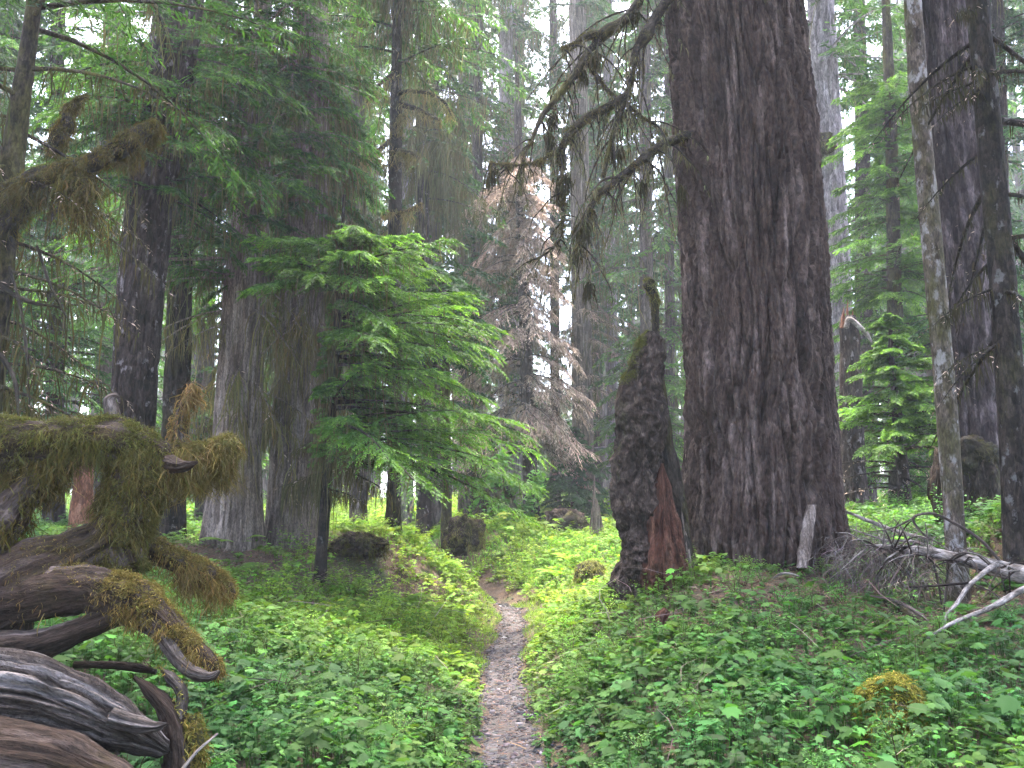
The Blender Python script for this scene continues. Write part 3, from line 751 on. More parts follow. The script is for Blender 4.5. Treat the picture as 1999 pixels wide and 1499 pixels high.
far("back_r2", "hemlock_tree", "dense hemlock right behind the grey burl trunk, foliage against the sky", 1830, 1815, 26, 36, 26, [dict(z0=z_(860, 26), z1=30, n=170, L0=3.0, L1=.8, S=20, T=12, leaf=.19, lw=.3, pal='green', droop=.35)], M_GREY, H=31, seed=40)
# --- left background
tree("edge_l", "spruce_tree", "dark slanting trunk at the left edge carrying a thick mossy upturned limb", [(-40, 900, 7.2, 60), (-10, 600, 7.2, 56), (10, 400, 7.2, 52), (32, 250, 7.2, 40), (62, 40, 7.2, 30)], 14, M_MOSSY,
     fx=9, amp=.01, nseg=48, step=.04, seed=41, lean=.8,
     crowns=[dict(part="bare_branches", z0=z_(800, 7.2), z1=z_(60, 7.2), n=34, L0=1.0, L1=1.5, S=6, T=5, leaf=.05, pal='dead', pitch=-.05, droop=.35, moss=2200, moss_len=.25, moss_col=(.05, .046, .018), rbr=.02),
             dict(z0=z_(60, 7.2), z1=13, n=60, L0=1.9, L1=.4, S=22, T=14, leaf=.1, droop=.35)])
far("back_l1", "hemlock_tree", "dark green hemlock with grey trunk left of and behind the leaning dark fir", 106, 112, 17, 34, 24, [dict(z0=z_(840, 17), z1=19, n=229, L0=2.6, L1=.7, S=26, T=14, leaf=.13, lw=.25, pal='blue', tip=.5, droop=.35, moss=1800, moss_len=.4)], M_DARK, H=20, seed=42)
far("back_l2", "hemlock_tree", "hemlock at the left edge behind the mossy upturned limb", -70, -60, 15, 36, 24, [dict(z0=z_(860, 15), z1=17, n=216, L0=2.7, L1=.6, S=26, T=14, leaf=.12, lw=.25, pal='green', tip=.5, droop=.35, moss=1800, moss_len=.4)], M_DARK, H=18, seed=43)
far("back_l3", "hemlock_tree", "lighter green hemlock deep behind the gap between left trunks", 205, 215, 24, 40, 28, [dict(z0=z_(960, 24), z1=25, n=243, L0=3.0, L1=.8, S=24, T=13, leaf=.16, lw=.28, pal='bright', tip=.5, droop=.35, moss=1000, moss_len=.5)], M_GREY, H=27, seed=44)
far("back_l4", "hemlock_tree", "hemlock deep behind the twin cedars, seen between their trunks", 400, 410, 25, 36, 26, [dict(z0=z_(940, 25), z1=25, n=170, L0=2.8, L1=.8, S=22, T=12, leaf=.18, lw=.28, pal='green', tip=.5, droop=.35, moss=1000, moss_len=.5)], M_GREY, H=27, seed=45)
far("back_l5", "hemlock_tree", "moss draped hemlock behind the right cedar and the stubbed mossy trunk", 700, 700, 23, 34, 26, [dict(z0=z_(700, 23), z1=25, n=150, L0=2.6, L1=.8, S=20, T=12, leaf=.16, lw=.28, pal='green', tip=.4, droop=.5, pitch=0, moss=5000, moss_len=.8)], M_GREY, H=27, seed=46)
tree("redstump", "dead_tree", "short reddish brown dead trunk seen through the opening in the root mass", [(160, 1000, 15, 40), (163, 940, 15, 34), (165, 890, 15, 32), (168, 830, 15, 30)], 5, M_REDBARK, cat="dead trunk", fx=9, amp=.012, nseg=36, step=.06, seed=47, stub=True, flare=.3, flh=.3)
tree("young_c", "hemlock_tree", "bushy blue green young hemlock behind the dark upturned rootwad in the clearing", [(1122, 1030, 25, 16), (1122, 940, 25, 12), (1122, 840, 25, 3)], 3.2, M_DARK, nseg=16, step=.2, amp=.005, seed=48,
     crowns=[dict(z0=z_(1005, 25), z1=z_(835, 25), n=110, L0=1.6, L1=.1, S=26, T=14, leaf=.13, lw=.26, pal='blue', tip=.35, pitch=.15, droop=.3)])
far("mid_g", "hemlock_tree", "rounded dark green hemlock boughs just above the bright hemlock's right shoulder", 872, 868, 19, 22, 10, [dict(z0=z_(720, 19), z1=z_(520, 19), n=60, L0=1.5, L1=.8, S=24, T=14, leaf=.13, lw=.28, pal='blue', tip=.4, droop=.35)], M_MOSSY, H=6.5, seed=49, y1=540)

# --- the wood beyond: trees too many and too far to tell apart, one mass, plus added shade trees
def far_wood():
    rng = np.random.default_rng(77)
    mb = MB()
    spots, low = [], []
    for _ in range(175):
        D = rng.uniform(40, 95) 
        x = rng.uniform(-.78, .78) * D
        if abs(999.5 + FPX * x / D - 1045) < 105 and (D < 72 or rng.random() < .45):
            low.append((x, D))
        spots.append((x, D))
    for _ in range(34):                                        # the same wood round and behind the viewer, unseen, added to shade the foreground
        a = rng.uniform(-1.25, 1.25) * math.pi * .72; r_ = rng.uniform(9, 34)
        x, y = r_ * math.sin(a), -r_ * math.cos(a)
        if y > 6 or math.hypot(x, y) < 9:
            continue
        spots.append((x, y))
    nearest = sorted([p for p in spots if p[1] > 38], key=lambda p: p[1])[:34]
    for x, D in spots:
        own = (x, D) in nearest
        if own:
            mbm = mb; mb = MB()
        gzv = gbase((x, D)); H = rng.uniform(22, 42); r = rng.uniform(.25, .55)
        if (x, D) in low:                                      # only young low trees stand where the glade lets the sky in
            H = rng.uniform(7, 12) * D / 60; r = .12
        ax = np.array([[x, D, gzv - .5], [x + rng.normal(0, .3), D, gzv + H * .5], [x, D, gzv + H]])
        tube(mb, ax, [r * 1.2, r * .7, .04], 9, 2.0, None, mat=0, cap=False)
        pal = ['green', 'blue', 'bright', 'green'][rng.integers(0, 4)]
        z0 = gzv + (.3 if (x, D) in low else rng.uniform(.5, 6) if rng.random() < .55 else rng.uniform(8, 14))
        crown(mb, rng, lambda z: np.stack([0 * z + x, 0 * z + D, z], -1), z0, gzv + H * .98, 64, rng.uniform(2.2, 3.6), .5, S=13, T=8, leaf=.42, lw=.34, pal=pal, pitch=.05, droop=.42, tip=.45, moss=220, moss_len=1.5, gap=.1) if not own else None
        if own:
            root = empty("conifer_tree", [x, D, gzv], "slim conifer of the hazy forest standing beyond the clearing", "tree", "conifers of the forest beyond the clearing")
            mb.build("trunk", M_GREY, root, grain=True)
            mb = MB()
            crown(mb, rng, lambda z: np.stack([0 * z + x, 0 * z + D, z], -1), z0, gzv + H * .98, 80, rng.uniform(2.2, 3.6), .5, S=16, T=9, leaf=.32, lw=.34, pal=pal, pitch=.05, droop=.42, tip=.45, moss=300, moss_len=1.3, gap=.1)
            mb.build("crown", [M_GREY, M_LEAF, M_MOSS], root, smooth=False, grain=True)
            mb = mbm
    kind(mb.build("distant_wood_and_shade_trees", [M_GREY, M_LEAF, M_MOSS], smooth=False, grain=True), "stuff")
far_wood()
# ------------------------------------------------------------------ mossy limbs, root mass, snags, logs
def PX(lst):
    """[(px, py, depth, width in px)] -> points and radii"""
    P = [W(a, b, d) for a, b, d, w in lst]
    return P, [w * .5 * mpp(p) for p, (a, b, d, w) in zip(P, lst)]
def gnarl(rng, amp, f=5, ridge=.5, k=7):
    o = rng.uniform(0, 50, 3)
    def d(g, th, s, r, X):
        n = fbm(X * f + o, 3)
        rg = 1 - np.abs(pn(np.stack([np.cos(th) * k * .45, np.sin(th) * k * .45, s * 1.2 + 0 * s], -1) + o)) * 2.2
        q = np.stack([np.cos(th) * k * .6, np.sin(th) * k * .6, s * 1.6], -1) + o
        cr = 1 - sst(0, .14, np.abs(pn(q + .25 * n[:, None])))
        return r * (amp * n + ridge * amp * rg - ridge * .22 * cr)
    return d
def limb(root, name, lst, bark, rng, amp=.3, f=5, ridge=.6, nseg=36, step=.025, part=None):
    P, R = PX(lst)
    mb = MB()
    V, N = tube(mb, P, R, nseg, step, gnarl(rng, amp, f, ridge))
    o = mb.build(name, bark, root, grain=True)
    return V, N, o
def moss_on(mb, V, N, rng, n, L, up=-.1, below=0, Lb=.2, wd=.006, col=(.13, .115, .028), where=None, mat=0, even=False):
    """short upright tufts on top of a limb and longer curtains hanging from its sides"""
    p = np.clip(N[:, 2] - up, 0, 1) + 1e-9
    if where is not None:
        p = p * where(V)
    clm = np.clip(.32 + 1.5 * pn(V * 11 + 2.2) + .9 * pn(V * 27 + 5.2), .04, 1.3)
    if even:
        clm = clm * 0 + .8
    p = p * clm
    idx = rng.choice(len(V), n, p=p / p.sum())
    L = L * (.55 + .6 * clm[idx])
    jit = rng.normal(0, .012, (n, 3))
    strands(mb, V[idx] - N[idx] * .008 + jit, nrm(N[idx] + rng.normal(0, .7, (n, 3)) + ZUP * .2), L * rng.uniform(.4, 1.3, n), rng.uniform(.6, 1.3, n) * wd, rng, .6, .45, 5, vary(rng, n, col, .35), mat)
    if below:
        p = np.clip(.75 - np.abs(N[:, 2] + .15), 0, 1) + 1e-9
        if where is not None:
            p = p * where(V)
        cl = .12 + np.clip(pn(V * 9 + 3.3) + .25, 0, 1)
        p = p * cl
        idx = rng.choice(len(V), below, p=p / p.sum())
        strands(mb, V[idx] + rng.normal(0, .012, (below, 3)), nrm(N[idx] * .6 + rng.normal(0, .4, (below, 3)) - ZUP * .3), Lb * rng.uniform(.25, 1.25, below) * np.clip(cl[idx] * 1.2, .3, 1.3), rng.uniform(.6, 1.3, below) * wd, rng, .9, .4, 6,
                vary(rng, below, np.array(col) * np.array([.95, .85, .9]), .35), mat)

rng = np.random.default_rng(500)
RM = empty("root_mass", [-2.6, 4.5, gbase((-2.6, 4.5))], "upturned root mass of a fallen tree draped in golden moss at the lower left", "root mass")
mossA = []
V, N, o = limb(RM, "mossy_root", [(-200, 880, 4.4, 150), (-40, 868, 4.4, 110), (90, 866, 4.42, 84), (180, 858, 4.45, 84), (250, 868, 4.5, 92), (310, 892, 4.55, 62), (332, 905, 4.57, 40)], M_WOOD, rng, .22)
mb = MB(); moss_on(mb, V, N, rng, 30000, .034, -.3, 9000, .075, .0034, (.075, .077, .021)); mb.build("moss", M_MOSS, RM).parent = o
V, N, o = limb(RM, "root", [(300, 895, 4.6, 46), (345, 888, 4.65, 44), (390, 896, 4.7, 46), (430, 880, 4.72, 42), (455, 862, 4.72, 28)], M_WOOD, rng, .3)
mb = MB(); moss_on(mb, V, N, rng, 18000, .045, -.5, 15000, .17, .0036, (.12, .105, .034)); mb.build("moss", M_MOSS, RM).parent = o
V, N, o = limb(RM, "root", [(330, 905, 4.5, 36), (360, 910, 4.45, 24), (385, 902, 4.42, 6)], M_WOOD, rng, .2)
V, N, o = limb(RM, "mossy_root", [(255, 860, 4.5, 60), (262, 930, 4.5, 88), (255, 1000, 4.48, 80), (235, 1060, 4.46, 66), (250, 1110, 4.44, 60)], M_WOOD, rng, .25)
mb = MB(); moss_on(mb, V, N, rng, 24000, .036, -1.1, 13000, .09, .0034, (.08, .075, .021)); mb.build("moss", M_MOSS, RM).parent = o
V, N, o = limb(RM, "root", [(-220, 1240, 4.25, 180), (-60, 1195, 4.25, 160), (60, 1128, 4.32, 124), (150, 1084, 4.4, 92), (215, 1044, 4.45, 76), (262, 990, 4.5, 60)], M_WOOD, rng, .26, 4)
mb = MB(); moss_on(mb, V, N, rng, 9000, .022, .1, 2000, .06, .0035, (.09, .072, .022)); mb.build("moss", M_MOSS, RM).parent = o
V, N, o = limb(RM, "root", [(180, 862, 4.45, 44), (112, 908, 4.42, 54), (58, 955, 4.4, 58), (2, 1020, 4.36, 84), (-80, 1100, 4.3, 120)], M_WOOD, rng, .24, 4)
mb = MB(); moss_on(mb, V, N, rng, 3000, .04, -.2, 1500, .12, .005, (.075, .068, .02)); mb.build("moss", M_MOSS, RM).parent = o
V, N, o = limb(RM, "root", [(-200, 930, 4.5, 150), (-80, 940, 4.5, 130), (30, 925, 4.46, 92), (110, 902, 4.44, 56)], M_WOOD, rng, .25, 4)
mb = MB(); moss_on(mb, V, N, rng, 9000, .04, -.4, 8000, .13, .0036, (.11, .1, .03)); mb.build("moss", M_MOSS, RM).parent = o
V, N, o = limb(RM, "root", [(-220, 1000, 4.8, 260), (-100, 1010, 4.8, 170), (-45, 1000, 4.75, 80), (-50, 1090, 4.7, 150), (-60, 1180, 4.6, 170)], M_WOOD, rng, .2, 4)
V, N, o = limb(RM, "root", [(215, 1060, 4.6, 52), (285, 1068, 4.65, 48), (340, 1092, 4.72, 44), (395, 1125, 4.8, 44), (440, 1150, 4.85, 30), (456, 1162, 4.87, 12)], M_WOOD, rng, .25, 6)
mb = MB(); moss_on(mb, V, N, rng, 17000, .026, -.2, 1800, .15, .0035, (.14, .11, .035), where=lambda v: sst(-1.95, -1.8, v[:, 0]) + .15); mb.build("moss", M_MOSS, RM).parent = o
V, N, o = limb(RM, "root", [(-200, 1215, 4.25, 130), (-60, 1190, 4.25, 110), (70, 1165, 4.22, 92), (170, 1150, 4.2, 84), (255, 1170, 4.16, 78), (320, 1218, 4.12, 58), (380, 1268, 4.08, 40), (415, 1298, 4.05, 26), (426, 1312, 4.04, 8)], M_WOOD, rng, .25, 5)
mb = MB(); moss_on(mb, V, N, rng, 26000, .022, .05, 3000, .06, .0035, (.12, .095, .028), where=lambda v: sst(-2.0, -1.85, v[:, 0]) + .08); mb.build("moss", M_MOSS, RM).parent = o
V, N, o = limb(RM, "bare_root", [(215, 1200, 4.2, 30), (275, 1207, 4.12, 36), (320, 1245, 4.06, 28), (350, 1290, 4.02, 24), (385, 1315, 4.0, 22), (418, 1318, 3.98, 14), (428, 1310, 3.98, 5)], M_SILVER, rng, .25, 7, .8, 28, .015)
V, N, o = limb(RM, "bare_root", [(-200, 1300, 4.15, 90), (-40, 1276, 4.15, 72), (80, 1256, 4.15, 56), (170, 1226, 4.15, 46), (250, 1190, 4.16, 44)], M_WOOD, rng, .25, 6)
V, N, o = limb(RM, "root", [(50, 1200, 4.3, 30), (48, 1270, 4.3, 26), (45, 1330, 4.25, 30)], M_WOOD, rng, .2, 6)
V, N, o = limb(RM, "upright_root", [(228, 830, 4.5, 26), (219, 800, 4.52, 26), (215, 782, 4.53, 22), (226, 772, 4.53, 10), (232, 775, 4.53, 4)], M_SILVER, rng, .25, 9, .8, 24, .012)
V, N, o = limb(RM, "upright_root", [(356, 900, 4.65, 24), (352, 862, 4.66, 24), (350, 830, 4.66, 20), (356, 800, 4.66, 22), (372, 770, 4.66, 12), (378, 752, 4.66, 4)], M_SILVER, rng, .3, 9, .8, 24, .012)
mb = MB(); moss_on(mb, V, N, rng, 600, .04, -1, 900, .12, .005, (.13, .1, .04)); mb.build("moss", M_MOSS, RM).parent = o
# silvered log and the dark trunk below it
LG = empty("fallen_log", [-2.0, 3.75, gbase((-2, 3.75))], "silver grey weathered log split at its end in the bottom left corner", "log")
def logdisp(rng, amp, k=9):
    o = rng.uniform(0, 50, 3)
    def d(g, th, s, r, X):
        q = np.stack([np.cos(th) * k * .5, np.sin(th) * k * .5, s * 1.0], -1)
        a = np.abs(pn(q + o + .3 * fbm(X * 3, 2)[:, None])); b = np.abs(pn(q * 2.3 + o * 2))
        return r * (-amp * 1.6 * (1 - sst(0, .16, a)) - amp * .6 * (1 - sst(0, .2, b)) + amp * .9 * fbm(X * 3 + o, 2))
    return d
P, R = PX([(-240, 1352, 3.7, 180), (-80, 1350, 3.7, 168), (40, 1352, 3.72, 150), (130, 1375, 3.75, 128), (210, 1410, 3.8, 104), (275, 1438, 3.84, 70), (318, 1462, 3.87, 40), (328, 1468, 3.88, 10)])
mb = MB(); tube(mb, P, R, 150, .01, logdisp(rng, .2, 11)); mb.build("weathered_wood", M_SILVER, LG, grain=True)
P, R = PX([(215, 1400, 3.7, 40), (270, 1415, 3.72, 34), (310, 1418, 3.72, 18), (326, 1412, 3.72, 5)])
mb = MB(); tube(mb, P, R, 30, .012, logdisp(rng, .2)); mb.build("splinter", M_SILVER, LG, grain=True)
P, R = PX([(-260, 1480, 3.5, 200), (-60, 1490, 3.5, 180), (90, 1500, 3.55, 150), (200, 1535, 3.6, 110), (290, 1580, 3.66, 60)])
mb = MB(); tube(mb, P, R, 60, .02, logdisp(rng, .1)); mb.build("lower_root", M_WOOD, LG, grain=True)
ST = empty("splintered_stump", W(350, 1500, 3.95), "small splintered root stump with upright prongs beside the silver log's end", "stump")
ST.location = W(352, 1520, 3.95)
for nm, l, b in [("stem", [(352, 1580, 3.95, 66), (350, 1500, 3.95, 58), (345, 1440, 3.95, 44), (330, 1392, 3.95, 36), (296, 1352, 3.95, 24), (262, 1322, 3.95, 7)], M_WOOD),
                 ("prong", [(338, 1430, 3.95, 22), (352, 1392, 3.96, 18), (354, 1350, 3.97, 20), (335, 1325, 3.97, 16), (312, 1302, 3.97, 4)], M_SILVER)]:
    V, N, o = limb(ST, nm, l, b, rng, .3, 8, .9, 26, .012)
mb = MB(); moss_on(mb, V, N, rng, 300, .02, -.5, 0); P, R = PX([(372, 1400, 3.97, 20), (378, 1450, 3.97, 34), (370, 1510, 3.97, 30)]); V, N = tube(mb, P, R, 16, .02, gnarl(rng, .3), (.05, .045, .02)); moss_on(mb, V, N, rng, 3000, .03, -1, 500, .06, .005, (.13, .11, .025)); mb.build("moss", M_MOSS, ST)

PT = TREES["pole"]["root"]
for l in [[(774, 182, 15.5, 9), (800, 178, 15.3, 9), (842, 184, 15.1, 7), (868, 200, 15, 5), (882, 228, 14.9, 3)], [(774, 202, 15.5, 10), (812, 212, 15.3, 9), (858, 234, 15.1, 5)], [(772, 226, 15.5, 9), (790, 230, 15.4, 8)],
          [(772, 296, 15.5, 11), (795, 298, 15.3, 11), (814, 304, 15.2, 9)], [(766, 272, 15.5, 9), (735, 296, 15.3, 8), (694, 318, 15.1, 5)], [(772, 256, 15.5, 7), (781, 254, 15.4, 7)], [(770, 412, 15.5, 9), (795, 412, 15.3, 8), (822, 398, 15.2, 5)],
          [(766, 412, 15.5, 8), (750, 418, 15.4, 7)], [(768, 488, 15.5, 7), (740, 500, 15.3, 4)], [(775, 140, 15.5, 8), (740, 165, 15.2, 6), (715, 200, 15, 3)]]:
    V, N, o = limb(PT, "mossy_stub", l, M_MOSSY, rng, .25, 6, .3, 9, .05)
    mb = MB(); moss_on(mb, V, N, rng, 350, .035, -.3, 260, .3, .009, (.16, .145, .06)); mb.build("moss", M_MOSS, PT).parent = o
# thick mossy limb of the left edge tree and one behind it
LT = TREES["edge_l"]["root"]
for l, k1, k2 in [([(-30, 440, 7.15, 100), (20, 402, 7.1, 66), (55, 360, 7.05, 44), (110, 335, 7.0, 30), (175, 318, 6.95, 34), (240, 285, 6.9, 38), (285, 255, 6.87, 30), (304, 240, 6.86, 18)], 16000, 6000),
                  ([(100, 300, 7.6, 16), (112, 272, 7.6, 30), (128, 250, 7.6, 24), (132, 215, 7.6, 14), (150, 195, 7.6, 8), (170, 188, 7.6, 4)], 2500, 1500)]:
    V, N, o = limb(LT, "mossy_limb", l, M_MOSSY, rng, .25, 4, .4, 30, .035)
    mb = MB(); moss_on(mb, V, N, rng, k1, .03, -.8, k2, .13, .005, (.085, .076, .022)); mb.build("moss", M_MOSS, LT).parent = o
P, R = PX([(150, 330, 6.97, 26), (145, 365, 6.97, 44), (140, 385, 6.97, 22)])
mb = MB(); V, N = tube(mb, P, R, 14, .03, gnarl(rng, .3), (.04, .036, .016)); moss_on(mb, V, N, rng, 2500, .05, -1, 1500, .4, .008, (.08, .07, .02)); mb.build("hanging_moss", M_MOSS, LT)
for l in [[(18, 520, 6.6, 5), (40, 600, 6.6, 5), (52, 680, 6.6, 6), (58, 790, 6.6, 3)], [(72, 480, 6.8, 5), (100, 560, 6.8, 5), (130, 620, 6.8, 3)], [(0, 690, 6.5, 10), (28, 740, 6.5, 8), (36, 815, 6.5, 4)], [(0, 560, 6.9, 12), (60, 590, 6.9, 8), (120, 600, 6.9, 4)]]:
    V, N, o = limb(LT, "twig", l, M_MOSSY, rng, .3, 8, .3, 7, .06)

# mossy drooping limbs of the great fir
FT = TREES["fir"]["root"]
def drape(lst, nt, tl, sm, seed, bark=M_MOSSY, side=.5):
    rng = np.random.default_rng(seed)
    V, N, o = limb(FT, "mossy_limb", lst, bark, rng, .25, 5, .3, 14, .05)
    P, R = PX(lst); C, r = resample(P, R, .03)
    mb = MB()
    moss_on(mb, V, N, rng, 1500, .025, -.6, 700, .06, .006, (.075, .07, .024))
    k0 = int(len(C) * .25)
    for q in range(nt):
        i = rng.integers(k0, len(C)); p = C[i]
        L = tl * rng.uniform(.3, 1.2)
        d = rng.normal(0, side, 3); d[2] = -rng.uniform(.1, .5)
        pts = [p + (d * t + np.array([0, 0, -1.0]) * t * t) * L + rng.normal(0, .02, 3) * t for t in np.linspace(0, 1, 6)]
        rr = np.linspace(.012, .004, 6) * rng.uniform(.7, 1.3)
        tv, tn = tube(mb, pts, rr, 5, .08, None, mat=1, cap=False)
        m = int(sm * .45 * L)
        idx = rng.integers(0, len(tv), m)
        cl = np.clip(pn(tv[idx] * 5 + 1.7) + .3, .05, 1)
        strands(mb, tv[idx], nrm(rng.normal(0, .6, (m, 3)) - ZUP * .6), .15 * cl * rng.uniform(.3, 1.4, m), rng.uniform(.004, .009, m), rng, 1, .12, 4, vary(rng, m, (.095, .088, .045), .35))
        if rng.random() < .14:      # a dark knot of moss
            i2 = rng.integers(len(tv) // 3, len(tv)); c = tv[i2]
            mm = 70
            strands(mb, c + rng.normal(0, .022, (mm, 3)), nrm(rng.normal(0, .6, (mm, 3)) - ZUP * .8), rng.uniform(.05, .2, mm), rng.uniform(.008, .016, mm), rng, 1, .1, 4, vary(rng, mm, (.035, .031, .014), .3))
    mb.build("hanging_moss", [M_MOSS, M_MOSSY], FT, smooth=False, grain=True)
drape([(1345, 262, 9.7, 16), (1318, 272, 9.5, 17), (1270, 298, 9.2, 17), (1225, 335, 9.0, 15), (1185, 366, 8.9, 14), (1160, 385, 8.85, 12)], 22, .62, 330, 61)
drape([(1172, 372, 8.9, 13), (1152, 410, 8.85, 10), (1143, 440, 8.8, 8), (1128, 480, 8.8, 3)], 14, .5, 300, 62)
drape([(1360, -110, 9.8, 22), (1312, -10, 9.5, 20), (1276, 40, 9.4, 18), (1258, 75, 9.4, 26), (1243, 95, 9.4, 14), (1236, 140, 9.3, 10), (1222, 188, 9.3, 12), (1205, 240, 9.2, 9), (1186, 300, 9.1, 9), (1178, 345, 9.0, 8)], 26, .6, 320, 63)
drape([(1225, 186, 9.3, 17), (1190, 208, 9.2, 17), (1150, 228, 9.1, 18), (1115, 258, 9.0, 17), (1088, 300, 8.95, 10)], 20, .6, 330, 64)
drape([(1330, -190, 9.8, 22), (1270, -40, 9.6, 20), (1218, 40, 9.5, 17), (1180, 66, 9.4, 24), (1158, 90, 9.4, 15), (1130, 135, 9.3, 16), (1095, 180, 9.2, 14), (1060, 225, 9.1, 10), (1035, 280, 9.0, 6), (1020, 310, 9.0, 3)], 44, .65, 330, 65)
drape([(1180, 66, 9.4, 14), (1150, 68, 9.3, 12), (1120, 85, 9.25, 8), (1100, 95, 9.2, 4)], 8, .4, 300, 66)
drape([(1148, 122, 9.3, 11), (1170, 155, 9.3, 9), (1195, 185, 9.3, 8), (1225, 205, 9.3, 7), (1260, 232, 9.3, 5), (1300, 262, 9.3, 3)], 14, .5, 320, 67)
drape([(1093, 300, 8.95, 6), (1098, 370, 8.95, 5), (1099, 430, 8.95, 5), (1090, 470, 8.9, 5), (1070, 492, 8.9, 4), (1030, 512, 8.9, 3)], 14, .3, 420, 68, side=.9)
drape([(1078, 300, 8.9, 5), (1050, 315, 8.9, 4), (1000, 322, 8.9, 4), (960, 318, 8.9, 2)], 12, .35, 420, 69)

# a few needle sprays hanging in the frame's top from the great fir and the right cedar
# burly snag in front of the fir
SN = empty("burly_snag", W(1275, 1150, 9.0), "gnarled lumpy dead snag with mossy top and red rotten wood, beside the huge fir", "snag")
SN.location = [*W(1275, 1150, 9.0)[:2], gbase(W(1275, 1150, 9.0))]
rng = np.random.default_rng(610)
def burl(amp, f, seedv):
    o = np.array([seedv, 2.0, 5.0])
    def d(g, th, s, r, X):
        w = X + .06 * np.stack([pn(X * 5 + 1), pn(X * 5 + 9), pn(X * 5 + 4)], -1)
        a = 1 - np.abs(pn(w * f + o)) * 2.1
        b = 1 - np.abs(pn(w * f * 2.1 + o * 3)) * 2.1
        c = pn(w * 2.2 + o)
        return r * amp * 4.2 * (a * .42 + b * .24 + c * 1.15 + .5 * pn(X * 1.1 + 7) - .1)
    return d
P, R = PX([(1262, 1200, 9.0, 108), (1258, 1120, 9.0, 98), (1252, 1020, 9.0, 92), (1248, 920, 9.0, 92), (1254, 870, 9.0, 82), (1254, 810, 9.0, 82), (1248, 765, 9.0, 70), (1256, 725, 9.0, 58), (1264, 690, 9.0, 52), (1270, 664, 9.0, 42), (1272, 648, 9.0, 20)])
mb = MB(); VS, NS = tube(mb, P, R, 150, .016, burl(.1, 5.2, 1)); mb.build("burl_trunk", M_BURL, SN, grain=True)
P, R = PX([(1330, 1190, 9.15, 130), (1312, 1110, 9.12, 100), (1306, 1000, 9.1, 74), (1300, 920, 9.1, 56), (1294, 850, 9.1, 40), (1291, 790, 9.1, 26), (1284, 700, 9.05, 16)])
mb = MB(); tube(mb, P, R, 90, .02, logdisp(rng, .14, 8)); mb.build("dead_wood", M_MOSSY, SN, grain=True)
P, R = PX([(1298, 1185, 8.84, 116), (1296, 1110, 8.84, 102), (1294, 1030, 8.86, 70), (1293, 960, 8.88, 38), (1291, 905, 8.9, 9)])
mb = MB(); tube(mb, P, R, 90, .016, logdisp(rng, .16, 8)); mb.build("rotten_heartwood", M_ROT, SN, grain=True)
P, R = PX([(1345, 1180, 8.95, 34), (1338, 1100, 8.95, 26), (1328, 1020, 8.98, 18), (1320, 960, 9.0, 7)])
mb = MB(); tube(mb, P, R, 30, .02, logdisp(rng, .2, 7)); mb.build("bark_strip", M_CEDAR, SN, grain=True)
P, R = PX([(1284, 700, 9.0, 14), (1281, 660, 9.0, 14), (1279, 610, 9.0, 13), (1277, 580, 9.0, 14), (1270, 562, 9.0, 20), (1266, 552, 9.0, 20), (1262, 546, 9.0, 8)])
mb = MB(); VP, NP = tube(mb, P, R, 24, .02, gnarl(rng, .3, 8)); pole = mb.build("mossy_pole", M_MOSSY, SN, grain=True)
mb = MB()
moss_on(mb, VS, NS, rng, 16000, .02, .1, 0, wd=.005, col=(.075, .08, .02), where=lambda v: (v[:, 2] > zpix(760, 9)) * 1.0 + .06)
moss_on(mb, VP, NP, rng, 2500, .022, -.6, 300, .06, .006, (.085, .085, .025), where=lambda v: (v[:, 2] > zpix(590, 9)) * 1.0 + .1)
mb.build("moss", M_MOSS, SN)

# loose slab of bark leaning on the fir's foot
SL = empty("bark_slab", W(1572, 1096, 9.0), "pale brown slab of bark leaning against the foot of the huge fir", "bark slab")
mb = MB()
P = [W(1566, 1108, 8.86), W(1574, 1060, 8.93), W(1581, 1010, 9.0), W(1586, 985, 9.04)]
C, r = resample(P, [.06, .065, .06, .045], .03)
kk = 9; th = np.linspace(-1, 1, kk)
wv = (r * (1 + .25 * pn(np.stack([C[:, 2] * 9, 0 * r, 0 * r], -1))))[:, None]
top = C[:, None] + np.stack([th[None] * wv, -.02 * (1 - th[None] ** 2) + 0 * wv, 0 * th[None] + 0 * wv], -1)
top = top + np.array([0, -.012, 0]) * pn(top.reshape(-1, 3) * np.array([30, 30, 6]))[:, None].reshape(len(C), kk, 1)
n_ = len(C); V = np.concatenate([top.reshape(-1, 3), (top + np.array([0, .035, 0])).reshape(-1, 3)])
i = np.arange(n_ - 1)[:, None] * kk; j = np.arange(kk - 1)[None]; q = np.stack([i + j, i + j + 1, i + kk + j + 1, i + kk + j], -1).reshape(-1, 4)
o2 = n_ * kk; ed = []
for a in (0, kk - 1):
    s_ = np.arange(n_ - 1) * kk + a; ed.append(np.stack([s_, s_ + kk, s_ + kk + o2, s_ + o2], -1))
for a in (0, (n_ - 1) * kk):
    s_ = np.arange(kk - 1) + a; ed.append(np.stack([s_, s_ + 1, s_ + 1 + o2, s_ + o2], -1))
mb.add(V, np.concatenate([q, q[:, ::-1] + o2] + ed), None, 0, V * 1.0); mb.build("slab", M_CEDAR, SL, smooth=False, grain=True)

